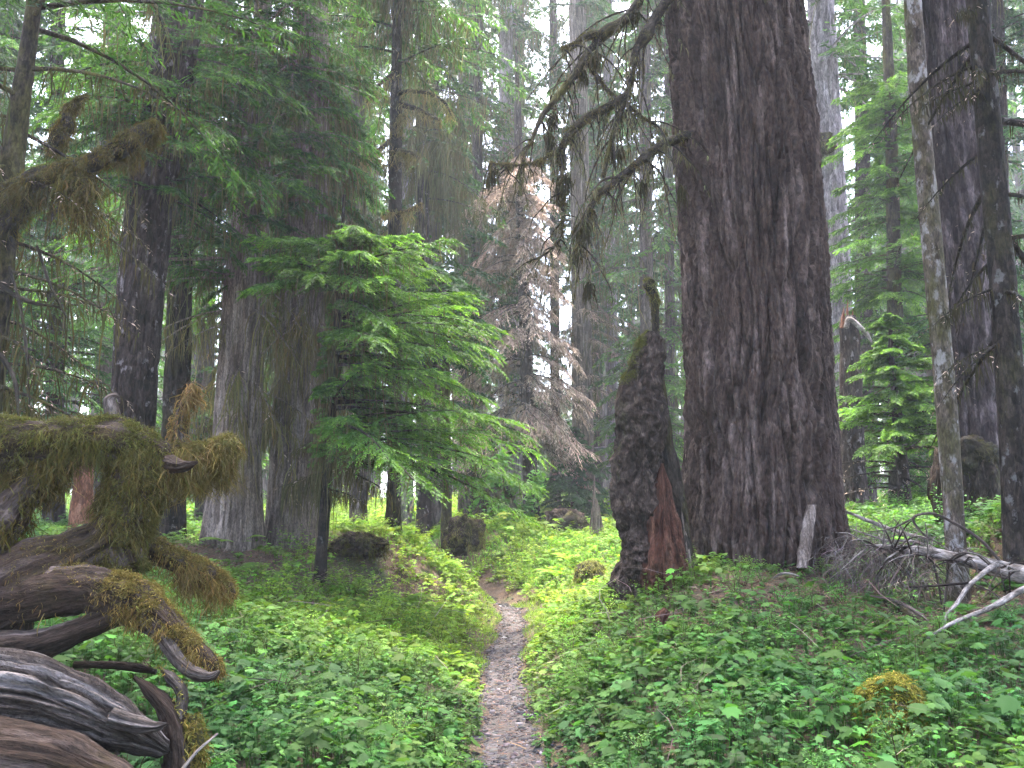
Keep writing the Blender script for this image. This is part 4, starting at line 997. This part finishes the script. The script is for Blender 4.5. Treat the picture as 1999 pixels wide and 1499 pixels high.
# burl on the lavender trunk and lumps on the right fir's foot
def lump(parent, name, c, r, bark, rng, amp=.35, f=6, sq=(1, 1, 1), moss=0, mcol=(.1, .09, .025), hang=0, even=False):
    mb = MB()
    u, v = np.meshgrid(np.linspace(0, 2 * math.pi, 48, endpoint=False), np.linspace(.03, math.pi - .03, 30))
    n = np.stack([np.sin(v) * np.cos(u), np.sin(v) * np.sin(u), np.cos(v)], -1).reshape(-1, 3)
    o = rng.uniform(0, 30, 3)
    a = 1 - np.abs(pn(n * f * .5 + o)) * 2
    X = np.asarray(c) + n * np.array(sq) * r * (1 + amp * (.6 * a + fbm(n * 1.3 + o, 3)))[:, None]
    i = np.arange(29)[:, None] * 48; j = np.arange(48)[None]; j2 = (j + 1) % 48
    mb.add(X, np.stack([i + j, i + 48 + j, i + 48 + j2, i + j2], -1).reshape(-1, 4), None, 0, n * r)
    if moss:
        moss_on(mb, X, n, rng, moss, r * .16, -.2, hang, r * .5, max(.005, r * .02), mcol, mat=1, even=even)
    return mb.build(name, [bark, M_MOSS], parent, grain=True)
lump(TREES["grey_r"]["root"], "burl", W(1606, 282, 20.6), .26, M_BURL, rng, .4, 9, (1, 1, .9), 900, (.12, .12, .03), 700)
lump(TREES["fir_r"]["root"], "burl", W(1905, 892, 10.5), .22, M_EDGE, rng, .3, 6, (1.2, .8, 1), 1500, (.05, .048, .016), 300)
lump(TREES["fir_r"]["root"], "burl", W(1925, 990, 10.5), .3, M_BURL, rng, .3, 6, (.8, .8, 1.9), 1000, (.05, .048, .016), 500)
lump(TREES["fir_r"]["root"], "burl", W(1848, 970, 10.75), .22, M_BURL, rng, .3, 6, (.7, .8, 2.2), 400, (.05, .048, .016), 100)

# broken snag with a white broken branch right of the huge fir
BS = tree("bsnag", "broken_snag", "broken topped snag with a white snapped branch behind the huge fir's right edge", [(1668, 1010, 16, 46), (1662, 800, 16, 42), (1658, 640, 16, 34), (1656, 618, 16, 26)], 5, M_DARK, cat="snag", fx=8, amp=.02, nseg=50, step=.06, seed=55, stub=True)
for l in [[(1652, 640, 15.8, 10), (1656, 622, 15.8, 9), (1672, 632, 15.75, 10), (1690, 650, 15.7, 9), (1702, 668, 15.7, 4)]]:
    limb(BS, "white_branch", l, M_BIRCH, rng, .2, 8, .3, 10, .05)
for dx, h, w in [(-10, 600, 10), (-2, 585, 7), (8, 606, 9), (13, 616, 6)]:
    limb(BS, "splinter", [(1656 + dx, 640, 15.95, w), (1656 + dx, (640 + h) / 2, 15.95, w * .7), (1656 + dx + 1, h, 15.95, 1)], M_REDBARK, rng, .2, 8, .3, 7, .06)

# fallen mottled log on the right with its own branches
FL = empty("fallen_log", W(1850, 1100, 7.6), "pale fallen log with bare forked branches lying under the right hand trunks", "log")
FL.location = [*W(1850, 1150, 7.6)[:2], gbase(W(1850, 1150, 7.6))]
for nm, l, b in [("trunk", [(1690, 1066, 8.1, 10), (1740, 1070, 8.0, 20), (1800, 1076, 7.8, 28), (1880, 1092, 7.5, 38), (1960, 1112, 7.25, 48), (2080, 1138, 6.9, 58), (2250, 1170, 6.5, 64)], M_BIRCH),
                 ("branch", [(1945, 1100, 7.2, 18), (1912, 1125, 7.0, 15), (1890, 1145, 6.9, 14), (1868, 1178, 6.8, 12), (1848, 1200, 6.7, 9), (1842, 1235, 6.6, 5)], M_BIRCH),
                 ("branch", [(2090, 1120, 6.7, 22), (1999, 1150, 6.6, 19), (1930, 1188, 6.5, 16), (1860, 1216, 6.4, 12), (1810, 1245, 6.3, 6)], M_BIRCH),
                 ("branch", [(1955, 1098, 7.25, 9), (1915, 1055, 7.3, 10), (1870, 1025, 7.3, 9), (1812, 1002, 7.3, 9), (1782, 1012, 7.3, 8), (1795, 1035, 7.3, 6), (1840, 1065, 7.3, 4)], M_GREY),
                 ("branch", [(1782, 1012, 7.3, 6), (1745, 1030, 7.35, 4), (1680, 1040, 7.4, 2)], M_GREY),
                 ("branch", [(1850, 1082, 7.6, 9), (1790, 1058, 7.9, 8), (1730, 1054, 8.2, 7), (1660, 1032, 8.5, 4)], M_BIRCH),
                 ("branch", [(1890, 1138, 6.9, 8), (1840, 1142, 6.95, 8), (1775, 1146, 7.0, 5)], M_DARK),
                 ("branch", [(1900, 1140, 6.95, 5), (1940, 1158, 6.85, 5), (1980, 1210, 6.7, 6), (1999, 1250, 6.6, 4)], M_GREY),
                 ("branch", [(1820, 1090, 7.6, 7), (1830, 1130, 7.5, 7), (1838, 1180, 7.4, 5)], M_DARK),
                 ("branch", [(1850, 1100, 7.5, 8), (1848, 1150, 7.4, 8), (1842, 1200, 7.3, 4)], M_MOSSY)]:
    l = [(a, c, d, w * (.68 if nm == "trunk" else .6)) for a, c, d, w in l]
    limb(FL, nm, l, b, rng, .2, 4, .4, 24 if nm == "trunk" else 9, .03)
for q in range(46):                                            # fine side twigs of the fallen log
    a = rng.uniform(1690, 1990); y_ = 1066 + (a - 1690) * .16; d = 8.0 - (a - 1690) * .0032
    dx, dy = rng.uniform(-70, 70), rng.uniform(-70, 60)
    limb(FL, "twig", [(a, y_, d, 4), (a + dx * .5, y_ + dy * .6 - 6, d - .1, 3), (a + dx, y_ + dy, d - rng.uniform(-.3, .4), 1.2)], [M_GREY, M_BIRCH, M_DARK][q % 3], rng, .2, 5, .2, 5, .08)
def stick(name, label, lst, bark, cat="stick", group=None, nseg=9):
    P, R = PX(lst)
    r = empty(name, P[len(P) // 2], label, cat, group)
    mb = MB(); tube(mb, P, R, nseg, .04, gnarl(rng, .25, 7, .3)); mb.build("wood", bark, r, grain=True)
    return r
stick("fallen_branch", "long pale branch slanting down behind the huge fir's right foot towards the fallen log", [(1650, 998, 9.4, 5), (1700, 1018, 9.2, 8), (1760, 1040, 9.0, 8), (1815, 1052, 8.9, 5)], M_BIRCH, "branch")
stick("fallen_branch", "thin arched branch over brown litter under the fallen pale log", [(1700, 1163, 7.4, 4), (1745, 1172, 7.2, 6), (1790, 1195, 7.0, 6), (1822, 1220, 6.85, 4)], M_GREY, "branch")
stick("rotten_log", "short dark mossy log half buried in litter below the dead brush", [(1725, 1168, 7.9, 10), (1750, 1185, 7.6, 30), (1785, 1210, 7.3, 30), (1812, 1232, 7.1, 14)], M_MOSSY, "log", nseg=20)
stick("fallen_branch", "bleached branch stub lying at the bottom right edge of the herbs", [(1960, 1388, 4.9, 12), (1985, 1402, 4.85, 16), (2010, 1425, 4.8, 18), (2060, 1460, 4.7, 18)], M_BIRCH, "branch", nseg=16)
stick("fallen_branch", "small white broken stick left of the bleached stub", [(1928, 1396, 4.9, 7), (1945, 1402, 4.9, 8), (1962, 1400, 4.9, 7)], M_BIRCH, "branch")
stick("curved_stick", "thin bare twig bent like a bow on the mound below the huge fir", [(1430, 1242, 7.0, 4), (1462, 1236, 7.0, 4), (1474, 1215, 7.02, 4), (1468, 1198, 7.05, 3), (1530, 1196, 7.1, 2)], M_GREY)
stick("pale_stick", "short pale curved stick on brown litter close under the huge fir", [(1510, 1128, 8.3, 3), (1525, 1120, 8.3, 5), (1548, 1121, 8.3, 5), (1560, 1125, 8.3, 3)], M_BIRCH)
stick("thin_stick", "thin leaning twig right of the red wood chunk on the mound", [(1328, 1158, 8.2, 3), (1330, 1185, 8.0, 4), (1345, 1212, 7.8, 4)], M_GREY)
stick("wood_chunk", "reddish split chunk of wood standing in the herbs right of the trail", [(1280, 1246, 7.6, 18), (1285, 1222, 7.6, 22), (1293, 1200, 7.62, 22), (1300, 1190, 7.63, 14)], M_ROT, "wood chunk", nseg=12)
stick("pale_stick", "thin pale stick rising from the bottom edge beside the splintered stump", [(350, 1510, 3.8, 7), (385, 1466, 3.85, 5), (425, 1432, 3.9, 4)], M_BIRCH)
stick("mossy_branch", "mossy horizontal branch lying behind the silver log under the herbs", [(145, 1298, 4.6, 12), (200, 1298, 4.6, 16), (260, 1302, 4.6, 16), (305, 1312, 4.6, 10)], M_WOOD, "branch", nseg=12)
stick("log", "low mossy log lying at the left edge of the clearing behind the pole trunk", [(640, 1044, 17, 14), (720, 1042, 17, 18), (790, 1052, 16.5, 16)], M_CEDAR, "log", nseg=14)

# dead brush heap between the fir's foot and the fallen log
DB = empty("dead_brush", [*W(1700, 1110, 8.4)[:2], gbase(W(1700, 1110, 8.4))], "tangle of fine grey dead twigs heaped right of the huge fir's foot", "brush")
mb = MB(); n = 1900
u = rng.uniform(0, 1, n)
c = np.stack([W(1660 + 150 * a, 1105 - 25 * math.sin(a * 3), 8.5 - .7 * a) for a in u])
c = c + rng.normal(0, 1, (n, 3)) * np.array([.16, .3, .15])
c[:, 2] = np.maximum(c[:, 2], gz(c[:, 0], c[:, 1]) + .02)
d = nrm(rng.normal(0, 1, (n, 3)) * np.array([1, .6, .5]))
strands(mb, c, d, rng.uniform(.12, .42, n), rng.uniform(.003, .008, n), rng, .35, .15, 5, vary(rng, n, (.1, .08, .07), .4))
mb.build("twigs", M_TWIG, DB, smooth=False)

# stumps and mounds in the clearing
def stump(name, label, cat, px, py, D, r, bark, sq, moss, mcol, hang=0, amp=.35, even=False):
    p = W(px, py, D); z = gbase(p)
    root = empty(name, [p[0], p[1], z], label, cat)
    lump(root, "stump", [p[0], p[1], max(z, p[2])], r, bark, rng, amp, 7, sq, moss, mcol, hang, even)
    return root
stump("mossy_stump", "rounded moss covered stump in the herbs near the bottom right corner", "stump", 1745, 1400, 4.9, .17, M_MOSSY, (1, .95, 1.1), 24000, (.19, .175, .03), 10000, .25, True)
stump("mossy_mound", "small round moss cushion in the sunny herbs left of the burly snag", "moss mound", 1155, 1122, 14, .22, M_MOSSY, (1.1, 1, .9), 5000, (.17, .18, .05), 2500, .2, True)
stump("mossy_stump", "squat brown stump with trailing moss left of the clearing's grass", "stump", 907, 1046, 17.5, .27, M_BURL, (1.15, 1, 1.15), 4500, (.12, .125, .035), 1800, .5, True)
LS = stump("leafy_stump", "dark stump overgrown by a bright leafy bush at the far end of the trail", "stump", 968, 1005, 22, .48, M_MOSSY, (1, 1, 1.4), 800, (.1, .1, .03), 500)
RW = stump("rootwad", "black upturned rootwad at the right of the clearing below the blue green young hemlock", "rootwad", 1105, 1028, 21, .42, M_BURL, (1.1, .8, .9), 500, (.05, .05, .02), 300)
limb(RW, "root", [(1100, 1020, 20.8, 22), (1085, 1010, 20.8, 10), (1076, 1002, 20.8, 8), (1070, 999, 20.8, 3)], M_DARK, rng, .3, 5, .3, 10, .06)
limb(RW, "root", [(1120, 1010, 20.7, 30), (1090, 1030, 20.6, 22), (1078, 1060, 20.5, 12)], M_MOSSY, rng, .3, 5, .3, 12, .06)
stump("rotten_stump", "low dark rotten root mound under the young hemlock's stem", "stump", 705, 1066, 13.5, .3, M_BURL, (1.25, .9, .55), 4000, (.075, .08, .022), 1200, .5)
PS = empty("pale_snag", [*W(1163, 1035, 19)[:2], gbase(W(1163, 1035, 19))], "pale splintered snag standing between the black rootwad and the burly snag", "snag")
for k, (x0, yb, x1, yt, w) in enumerate([(1166, 1046, 1165, 972, 11), (1159, 1046, 1160, 935, 6), (1172, 1046, 1170, 985, 6), (1153, 1048, 1155, 992, 4), (1163, 1046, 1161, 962, 6), (1177, 1048, 1175, 1010, 4)]):
    limb(PS, "splinter", [(x0, yb + 8, 19, w * 1.2), (x0, (yb + yt) / 2, 19, w), (x1, yt + 12, 19, w * .6), (x1, yt, 19, 1)], M_CEDAR, rng, .25, 5, .5, 10, .06)
# ------------------------------------------------------------------ undergrowth: carpets nobody could count
def leaf_shape(kindn):
    if kindn == 'maple':       # five pointed lobes
        an = np.radians([-150, -118, -100, -80, -62, -40, -22, 0, 22, 40, 62, 80, 100, 118, 150])
        ra = np.array([.42, .62, .5, .72, .55, .86, .62, 1.05, .62, .86, .55, .72, .5, .62, .42])
    elif kindn == 'tri':
        an = np.radians([-130, -75, -35, 0, 35, 75, 130]); ra = np.array([.4, .8, .5, 1, .5, .8, .4])
    else:
        an = np.radians([-120, -50, -18, 18, 50, 120]); ra = np.array([.35, .5, .85, .85, .5, .35])
    x = np.sin(an) * ra; y = np.cos(an) * ra
    z = -.12 * (x * x + y * y) - .16 * np.abs(x)
    V = np.vstack([[0, 0, 0]] + [[a, b, c] for a, b, c in zip(x, y, z)])
    n = len(an)
    F = np.array([[0, i + 1, i + 2] for i in range(n - 1)] + [[0, n, 1]])
    return V, F[:, [0, 2, 1]]
def leaves(mb, P, D, N, S, col, shape='maple'):
    V, F = leaf_shape(shape)
    D = nrm(D - N * (D * N).sum(1, keepdims=True)); X = np.cross(D, N)
    VV = P[:, None] + (X[:, None] * V[None, :, :1] + D[:, None] * V[None, :, 1:2] + N[:, None] * V[None, :, 2:]) * S[:, None, None]
    FF = (F[None] + (np.arange(len(P)) * len(V))[:, None, None]).reshape(-1, 3)
    mb.add(VV.reshape(-1, 3), FF, np.repeat(col, len(V), 0))
def scatter(rng, n, d0, d1, k=.64, side=1.8, power=1.0):
    D = d0 + (d1 - d0) * rng.uniform(0, 1, n) ** power
    D = np.sqrt(rng.uniform(d0 * d0, d1 * d1, n)) if power == 1.0 else D
    x = rng.uniform(-1, 1, n) * (k * D + side)
    return x, D
def bare(x, y):
    """brown litter shows on the two mounds; 0 = full cover, 1 = bare"""
    m1 = np.exp(-(((x - 2.9) / 2.0) ** 2 + ((y - 8.3) / 1.4) ** 2)) * .86
    m1b = np.exp(-(((x - 4.0) / 1.6) ** 2 + ((y - 7.3) / 1.3) ** 2)) * .98
    m2 = np.exp(-(((x + 4.3) / 1.8) ** 2 + ((y - 12.4) / 1.4) ** 2)) * .85
    m3 = np.exp(-(((x + 2.4) / 1.2) ** 2 + ((y - 13.4) / .9) ** 2)) * .8
    return np.clip(np.maximum.reduce([m1, m1b, m2, m3]) * 1.15, 0, 1)
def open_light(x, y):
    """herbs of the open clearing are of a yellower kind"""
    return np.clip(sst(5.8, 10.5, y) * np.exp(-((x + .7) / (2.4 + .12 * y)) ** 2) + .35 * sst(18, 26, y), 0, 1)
def place(rng, n, d0, d1, clear=.3, dens=0, cut=.85, trunks=True):
    x, y = scatter(rng, n, d0, d1)
    td = trail_dist(x, y)
    w = .035 * np.sin(y * 5) 
    keep = (td > clear + w + .16 * sst(9, 11, y) + rng.exponential(.05, n)) | (y > 21)
    keep &= rng.uniform(0, 1, n) > bare(x, y) * (cut + .06)
    if dens:
        keep &= pn(np.stack([x * .9, y * .9, 0 * x + dens], -1)) + .2 > rng.uniform(-.35, .35, n)
    keep &= np.hypot(x - 2.98, y - 10.05) > 1.0
    return x[keep], y[keep]
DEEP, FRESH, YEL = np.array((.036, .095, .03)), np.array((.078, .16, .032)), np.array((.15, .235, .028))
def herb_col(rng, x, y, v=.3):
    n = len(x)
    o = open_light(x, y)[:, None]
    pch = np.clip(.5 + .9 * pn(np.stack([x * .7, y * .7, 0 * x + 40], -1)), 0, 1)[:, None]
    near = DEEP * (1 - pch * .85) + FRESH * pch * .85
    c = near * (1 - o) + (YEL * (.75 + .25 * pch) + FRESH * .12) * o  # brighter yellow in the clearing is partly painted light
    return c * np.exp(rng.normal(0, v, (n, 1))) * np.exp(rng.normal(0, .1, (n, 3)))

# broad lobed leaves on stalks
def broad(name, n, d0, d1, s0, s1, h0, h1, kl, shape, seed, clear=.33, dens=0, cut=.9, stalk=True):
    rng = np.random.default_rng(seed)
    x, y = place(rng, n, d0, d1, clear, dens, cut)
    mb = MB()
    m = len(x)
    hh = rng.uniform(h0, h1, m) * (.75 + .5 * np.clip(pn(np.stack([x * .8, y * .8, 0 * x], -1)) + .3, 0, 1)) * (1 - .45 * bare(x, y)) * (.45 + .55 * sst(.25, .9, trail_dist(x, y)))
    idx = np.repeat(np.arange(m), kl)
    k = len(idx)
    az = rng.uniform(0, 2 * math.pi, k)
    out = np.stack([np.cos(az), np.sin(az), 0 * az], -1)
    z = gz(x, y)
    S = rng.uniform(s0, s1, k) * np.exp(rng.normal(0, .15, m))[idx]
    rr = S * rng.uniform(.3, 1.3, k)
    P = np.stack([x[idx], y[idx], z[idx] + hh[idx] * rng.uniform(.55, 1.05, k)], -1) + out * rr[:, None]
    N = nrm(ZUP + out * rng.uniform(.05, .55, k)[:, None] + rng.normal(0, .16, (k, 3)))
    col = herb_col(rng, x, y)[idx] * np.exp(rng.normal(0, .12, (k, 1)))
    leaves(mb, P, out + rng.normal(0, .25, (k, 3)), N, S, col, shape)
    if stalk:
        B = np.stack([x[idx], y[idx], z[idx]], -1)
        dv = P - B; L = np.linalg.norm(dv, axis=1)
        strands(mb, B, dv / L[:, None], L, np.full(k, .004), rng, 0.0, .02, 3, col * .8)
    kind(mb.build(name, M_HERB, smooth=False), "stuff")
broad("large_leaf_herbs", 2300, 2.2, 9.5, .032, .082, .14, .3, 4, 'maple', 901, .27)
broad("lobed_leaf_herbs", 19000, 1.8, 10, .013, .034, .05, .26, 8, 'maple', 902, .2)
broad("clearing_herbs", 26000, 9, 22, .026, .065, .08, .32, 6, 'tri', 903, .3)
broad("far_herbs", 24000, 20, 48, .06, .15, .1, .5, 6, 'tri', 904, .3, stalk=False)
broad("low_leaf_cover", 34000, 1.8, 14, .012, .027, .03, .13, 6, 'oval', 905, .16, cut=.8, stalk=False)

# fine leaved shrubs: upright twigs set with small oval leaves
def shrubs(name, n, d0, d1, h0, h1, ls, seed, dens, colf=1.0, kl=46, cut=.45):
    rng = np.random.default_rng(seed)
    x, y = place(rng, n, d0, d1, .42, dens, cut)
    m = len(x); z = gz(x, y)
    mb = MB()
    idx = np.repeat(np.arange(m), 5)
    k = len(idx)
    az = rng.uniform(0, 6.28, k); tilt = rng.uniform(.1, .9, k)
    d = nrm(np.stack([np.cos(az) * tilt, np.sin(az) * tilt, 1 + 0 * az], -1))
    L = rng.uniform(h0, h1, m)[idx] * rng.uniform(.6, 1.1, k)
    B = np.stack([x[idx], y[idx], z[idx]], -1)
    strands(mb, B, d, L, np.full(k, .006), rng, .12, .08, 4, vary(rng, k, (.05, .04, .025), .2))
    t = rng.uniform(.25, 1.0, (k, kl))
    P = B[:, None] + d[:, None] * (L[:, None] * t * (1 - .06 * t))[..., None] - ZUP * (.12 * L[:, None] * t * t)[..., None]
    o = rng.normal(0, 1, (k, kl, 3)); o[..., 2] = np.abs(o[..., 2]) * .2; o = nrm(o)
    P = P + o * (L[:, None] * .22 * rng.uniform(0, 1, (k, kl)))[..., None]
    N = nrm(ZUP + rng.normal(0, .4, (k, kl, 3)))
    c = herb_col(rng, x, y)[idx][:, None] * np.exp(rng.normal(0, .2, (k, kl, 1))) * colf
    q = k * kl
    rhombs(mb, P.reshape(q, 3), nrm(o + rng.normal(0, .3, o.shape)).reshape(q, 3), N.reshape(q, 3), ls * rng.uniform(.7, 1.5, q), ls * .55 * rng.uniform(.8, 1.2, q), c.reshape(q, 3), 0, .1)
    kind(mb.build(name, M_HERB, smooth=False), "stuff")
shrubs("fine_leaf_shrubs", 1000, 3.2, 11, .16, .42, .017, 911, 3, 1.35)
shrubs("clearing_shrubs", 900, 10, 30, .3, .75, .042, 912, 7, 1.1)
shrubs("far_shrubs", 1500, 26, 60, .5, 1.5, .11, 913, 5, 1.0, 40)

def ferns(name, n, d0, d1, s, seed, dens):
    rng = np.random.default_rng(seed)
    x, y = place(rng, n, d0, d1, .45, dens, .8)
    m = len(x); z = gz(x, y); mb = MB()
    nf = 7; idx = np.repeat(np.arange(m), nf); k = len(idx)
    az = rng.uniform(0, 6.28, k); h = np.stack([np.cos(az), np.sin(az), 0 * az], -1)
    L = s * rng.uniform(.6, 1.2, k)
    T = 22
    t = np.linspace(.12, 1, T)[None]
    B = np.stack([x[idx], y[idx], z[idx]], -1)
    C = B[:, None] + h[:, None] * (L[:, None] * t * .8)[..., None] + ZUP * (L[:, None] * (.85 * t - .62 * t * t))[..., None]
    tg = nrm(h[:, None] * .8 + ZUP * (.85 - 1.24 * t)[..., None])
    lat = nrm(np.cross(h, ZUP))
    N = nrm(np.cross(np.broadcast_to(lat[:, None], tg.shape), tg)); N = np.where(N[..., 2:] < 0, -N, N)
    ll = L[:, None] * .26 * np.sin(np.clip(t * .9 + .12, 0, 1) * math.pi) ** .8
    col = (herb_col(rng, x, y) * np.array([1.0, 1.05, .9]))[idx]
    cc = np.repeat(col[:, None], T, 1).reshape(-1, 3)
    for sg in (1, -1):
        D = nrm(lat[:, None] * sg + tg * .35 - ZUP * .12)
        rhombs(mb, C.reshape(-1, 3), D.reshape(-1, 3), N.reshape(-1, 3), ll.ravel() + .004, np.repeat(L * .045, T), cc, 0, .1)
    strands(mb, B, nrm(h * .8 + ZUP * .85), L * 1.0, np.full(k, .005), rng, .3, 0, 4, col * .6)
    kind(mb.build(name, M_HERB, smooth=False), "stuff")
ferns("ferns", 800, 3, 12, .3, 921, 11)
ferns("clearing_ferns", 600, 11, 30, .55, 922, 13)

# grass at the trail's edge and in the far clearing
rng = np.random.default_rng(931)
mb = MB()
n = 17000
x, y = scatter(rng, n, 2.2, 16); td = trail_dist(x, y)
x2 = np.interp(y, TR2[:, 1], TR2[:, 0]) + np.where(rng.random(n) < .5, -1, 1) * (.23 + .06 * np.sin(y * 3.1) + rng.exponential(.3, n))
g = np.stack([x2, y, gz(x2, y)], -1)
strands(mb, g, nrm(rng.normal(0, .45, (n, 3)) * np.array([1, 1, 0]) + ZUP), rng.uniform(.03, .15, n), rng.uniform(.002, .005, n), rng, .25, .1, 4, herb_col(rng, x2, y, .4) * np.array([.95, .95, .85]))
n = 34000
x = rng.normal(.6, 2.4, n); y = rng.uniform(15, 30, n)
k_ = trail_dist(x, y) > np.where(y < 19, .75, .2); x, y = x[k_], y[k_]; n = len(x)
g = np.stack([x, y, gz(x, y)], -1)
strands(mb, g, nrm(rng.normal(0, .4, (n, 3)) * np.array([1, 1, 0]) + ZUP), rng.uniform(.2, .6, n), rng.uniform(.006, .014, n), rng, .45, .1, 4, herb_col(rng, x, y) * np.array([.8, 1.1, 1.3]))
kind(mb.build("grass", M_HERB, smooth=False), "stuff")

# leafy bush that covers the far stump
mb = MB(); n = 3200
lp = np.array(LS.location)
d = nrm(rng.normal(0, 1, (n, 3)))
cc = rng.normal(0, 1, (26, 3)) * np.array([.36, .3, .42]) + np.array([.1, 0, .75])
P = lp + cc[rng.integers(0, 26, n)] + d * rng.uniform(.05, .3, (n, 1)); P = P[P[:, 2] > lp[2] + .25]; n = len(P)
leaves(mb, P, rng.normal(0, 1, (n, 3)), nrm(ZUP + rng.normal(0, .5, (n, 3))), rng.uniform(.05, .11, n), vary(rng, n, (.1, .22, .05), .25), 'tri')
mb.build("leafy_cover", M_HERB, LS, smooth=False)

# gravel and litter
def stones(name, n, seed):
    rng = np.random.default_rng(seed)
    y = 1.8 + 15.5 * rng.uniform(0, 1, n) ** 1.5
    c = np.interp(y, TR2[:, 1], TR2[:, 0]); x = c + np.clip(rng.normal(0, .17, n), -.4, .4)
    z = gz(x, y) + .018
    t = (1 + 5 ** .5) / 2
    iv = nrm(np.array([(-1, t, 0), (1, t, 0), (-1, -t, 0), (1, -t, 0), (0, -1, t), (0, 1, t), (0, -1, -t), (0, 1, -t), (t, 0, -1), (t, 0, 1), (-t, 0, -1), (-t, 0, 1)], float))
    fi = np.array([(0, 11, 5), (0, 5, 1), (0, 1, 7), (0, 7, 10), (0, 10, 11), (1, 5, 9), (5, 11, 4), (11, 10, 2), (10, 7, 6), (7, 1, 8), (3, 9, 4), (3, 4, 2), (3, 2, 6), (3, 6, 8), (3, 8, 9), (4, 9, 5), (2, 4, 11), (6, 2, 10), (8, 6, 7), (9, 8, 1)])
    s = .004 + rng.exponential(.0055, n); s = np.minimum(s, .045)
    sq = rng.uniform(.5, 1.4, (n, 1, 3)); sq[:, :, 2] *= .45
    a = rng.uniform(0, 6.28, n); ca, sa = np.cos(a)[:, None], np.sin(a)[:, None]
    V = iv[None] * sq * (1 + rng.normal(0, .16, (n, 12, 1)))
    V = np.stack([V[..., 0] * ca - V[..., 1] * sa, V[..., 0] * sa + V[..., 1] * ca, V[..., 2]], -1) * s[:, None, None] + np.stack([x, y, z], -1)[:, None]
    F = (fi[None] + (np.arange(n) * 12)[:, None, None]).reshape(-1, 3)
    mb = MB(); mb.add(V.reshape(-1, 3), F, np.repeat(vary(rng, n, (.058, .053, .056), .5, .05), 12, 0))
    m = 5200
    y = 1.8 + 13 * rng.uniform(0, 1, m) ** 1.4; x = np.interp(y, TR2[:, 1], TR2[:, 0]) + np.clip(rng.normal(0, .2, m), -.45, .45)
    a = rng.uniform(0, 6.28, m)
    strands(mb, np.stack([x, y, gz(x, y) + .03], -1), np.stack([np.cos(a), np.sin(a), .05 + 0 * a], -1), rng.uniform(.015, .09, m), rng.uniform(.002, .006, m), rng, .02, .05, 3, vary(rng, m, (.13, .075, .05), .45))
    kind(mb.build(name, M_TWIG, smooth=False), "stuff")
stones("gravel", 22000, 941)
rng = np.random.default_rng(951)
mb = MB(); n = 26000
x = np.concatenate([rng.normal(3.2, 1.6, n // 2), rng.normal(-3.8, 1.6, n - n // 2)]); y = np.concatenate([rng.normal(7.9, 1.1, n // 2), rng.normal(12.6, 1.2, n - n // 2)])
a = rng.uniform(0, 6.28, n)
strands(mb, np.stack([x, y, gz(x, y) + .012], -1), np.stack([np.cos(a), np.sin(a), .12 + .2 * rng.normal(0, 1, n)], -1), rng.uniform(.03, .22, n), rng.uniform(.003, .009, n), rng, .1, .12, 4, vary(rng, n, (.13, .085, .06), .4))
n = 16000
x = np.concatenate([rng.normal(3.2, 1.5, n // 2), rng.normal(-3.8, 1.6, n - n // 2)]); y = np.concatenate([rng.normal(8, 1.0, n // 2), rng.normal(12.6, 1.2, n - n // 2)])
leaves(mb, np.stack([x, y, gz(x, y) + .01], -1), rng.normal(0, 1, (n, 3)), nrm(ZUP + rng.normal(0, .3, (n, 3))), rng.uniform(.012, .035, n), vary(rng, n, (.13, .075, .045), .4), 'oval')
n = 900
x, y = scatter(rng, n, 2.5, 16)
k_ = trail_dist(x, y) > .45; x, y = x[k_], y[k_]; n = len(x)
a = rng.uniform(0, 6.28, n)
strands(mb, np.stack([x, y, gz(x, y) + rng.uniform(.05, .28, n)], -1), nrm(np.stack([np.cos(a), np.sin(a), rng.normal(.15, .3, n)], -1)), rng.uniform(.15, .9, n), rng.uniform(.003, .009, n), rng, .12, .12, 6, vary(rng, n, (.14, .11, .09), .45))
kind(mb.build("forest_litter", M_TWIG, smooth=False), "stuff")
# ------------------------------------------------------------------ air: one closed box of pale even haze round the whole place
m, nt, out = newmat("forest haze")
pv = nt.nodes.new("ShaderNodeVolumePrincipled")
pv.inputs["Color"].default_value = (.88, .95, 1.0, 1)
pv.inputs["Density"].default_value = .0013
pv.inputs["Anisotropy"].default_value = .3
nt.links.new(pv.outputs[0], out.inputs["Volume"])
mb = MB()
x0, x1, y0, y1, z0, z1 = -440, 440, -75, 660, -3, 50
V = [(x, y, z) for z in (z0, z1) for y in (y0, y1) for x in (x0, x1)]
mb.add(V, [(0, 2, 3, 1), (4, 5, 7, 6), (0, 1, 5, 4), (2, 6, 7, 3), (0, 4, 6, 2), (1, 3, 7, 5)])
kind(mb.build("haze", m, smooth=False), "stuff")
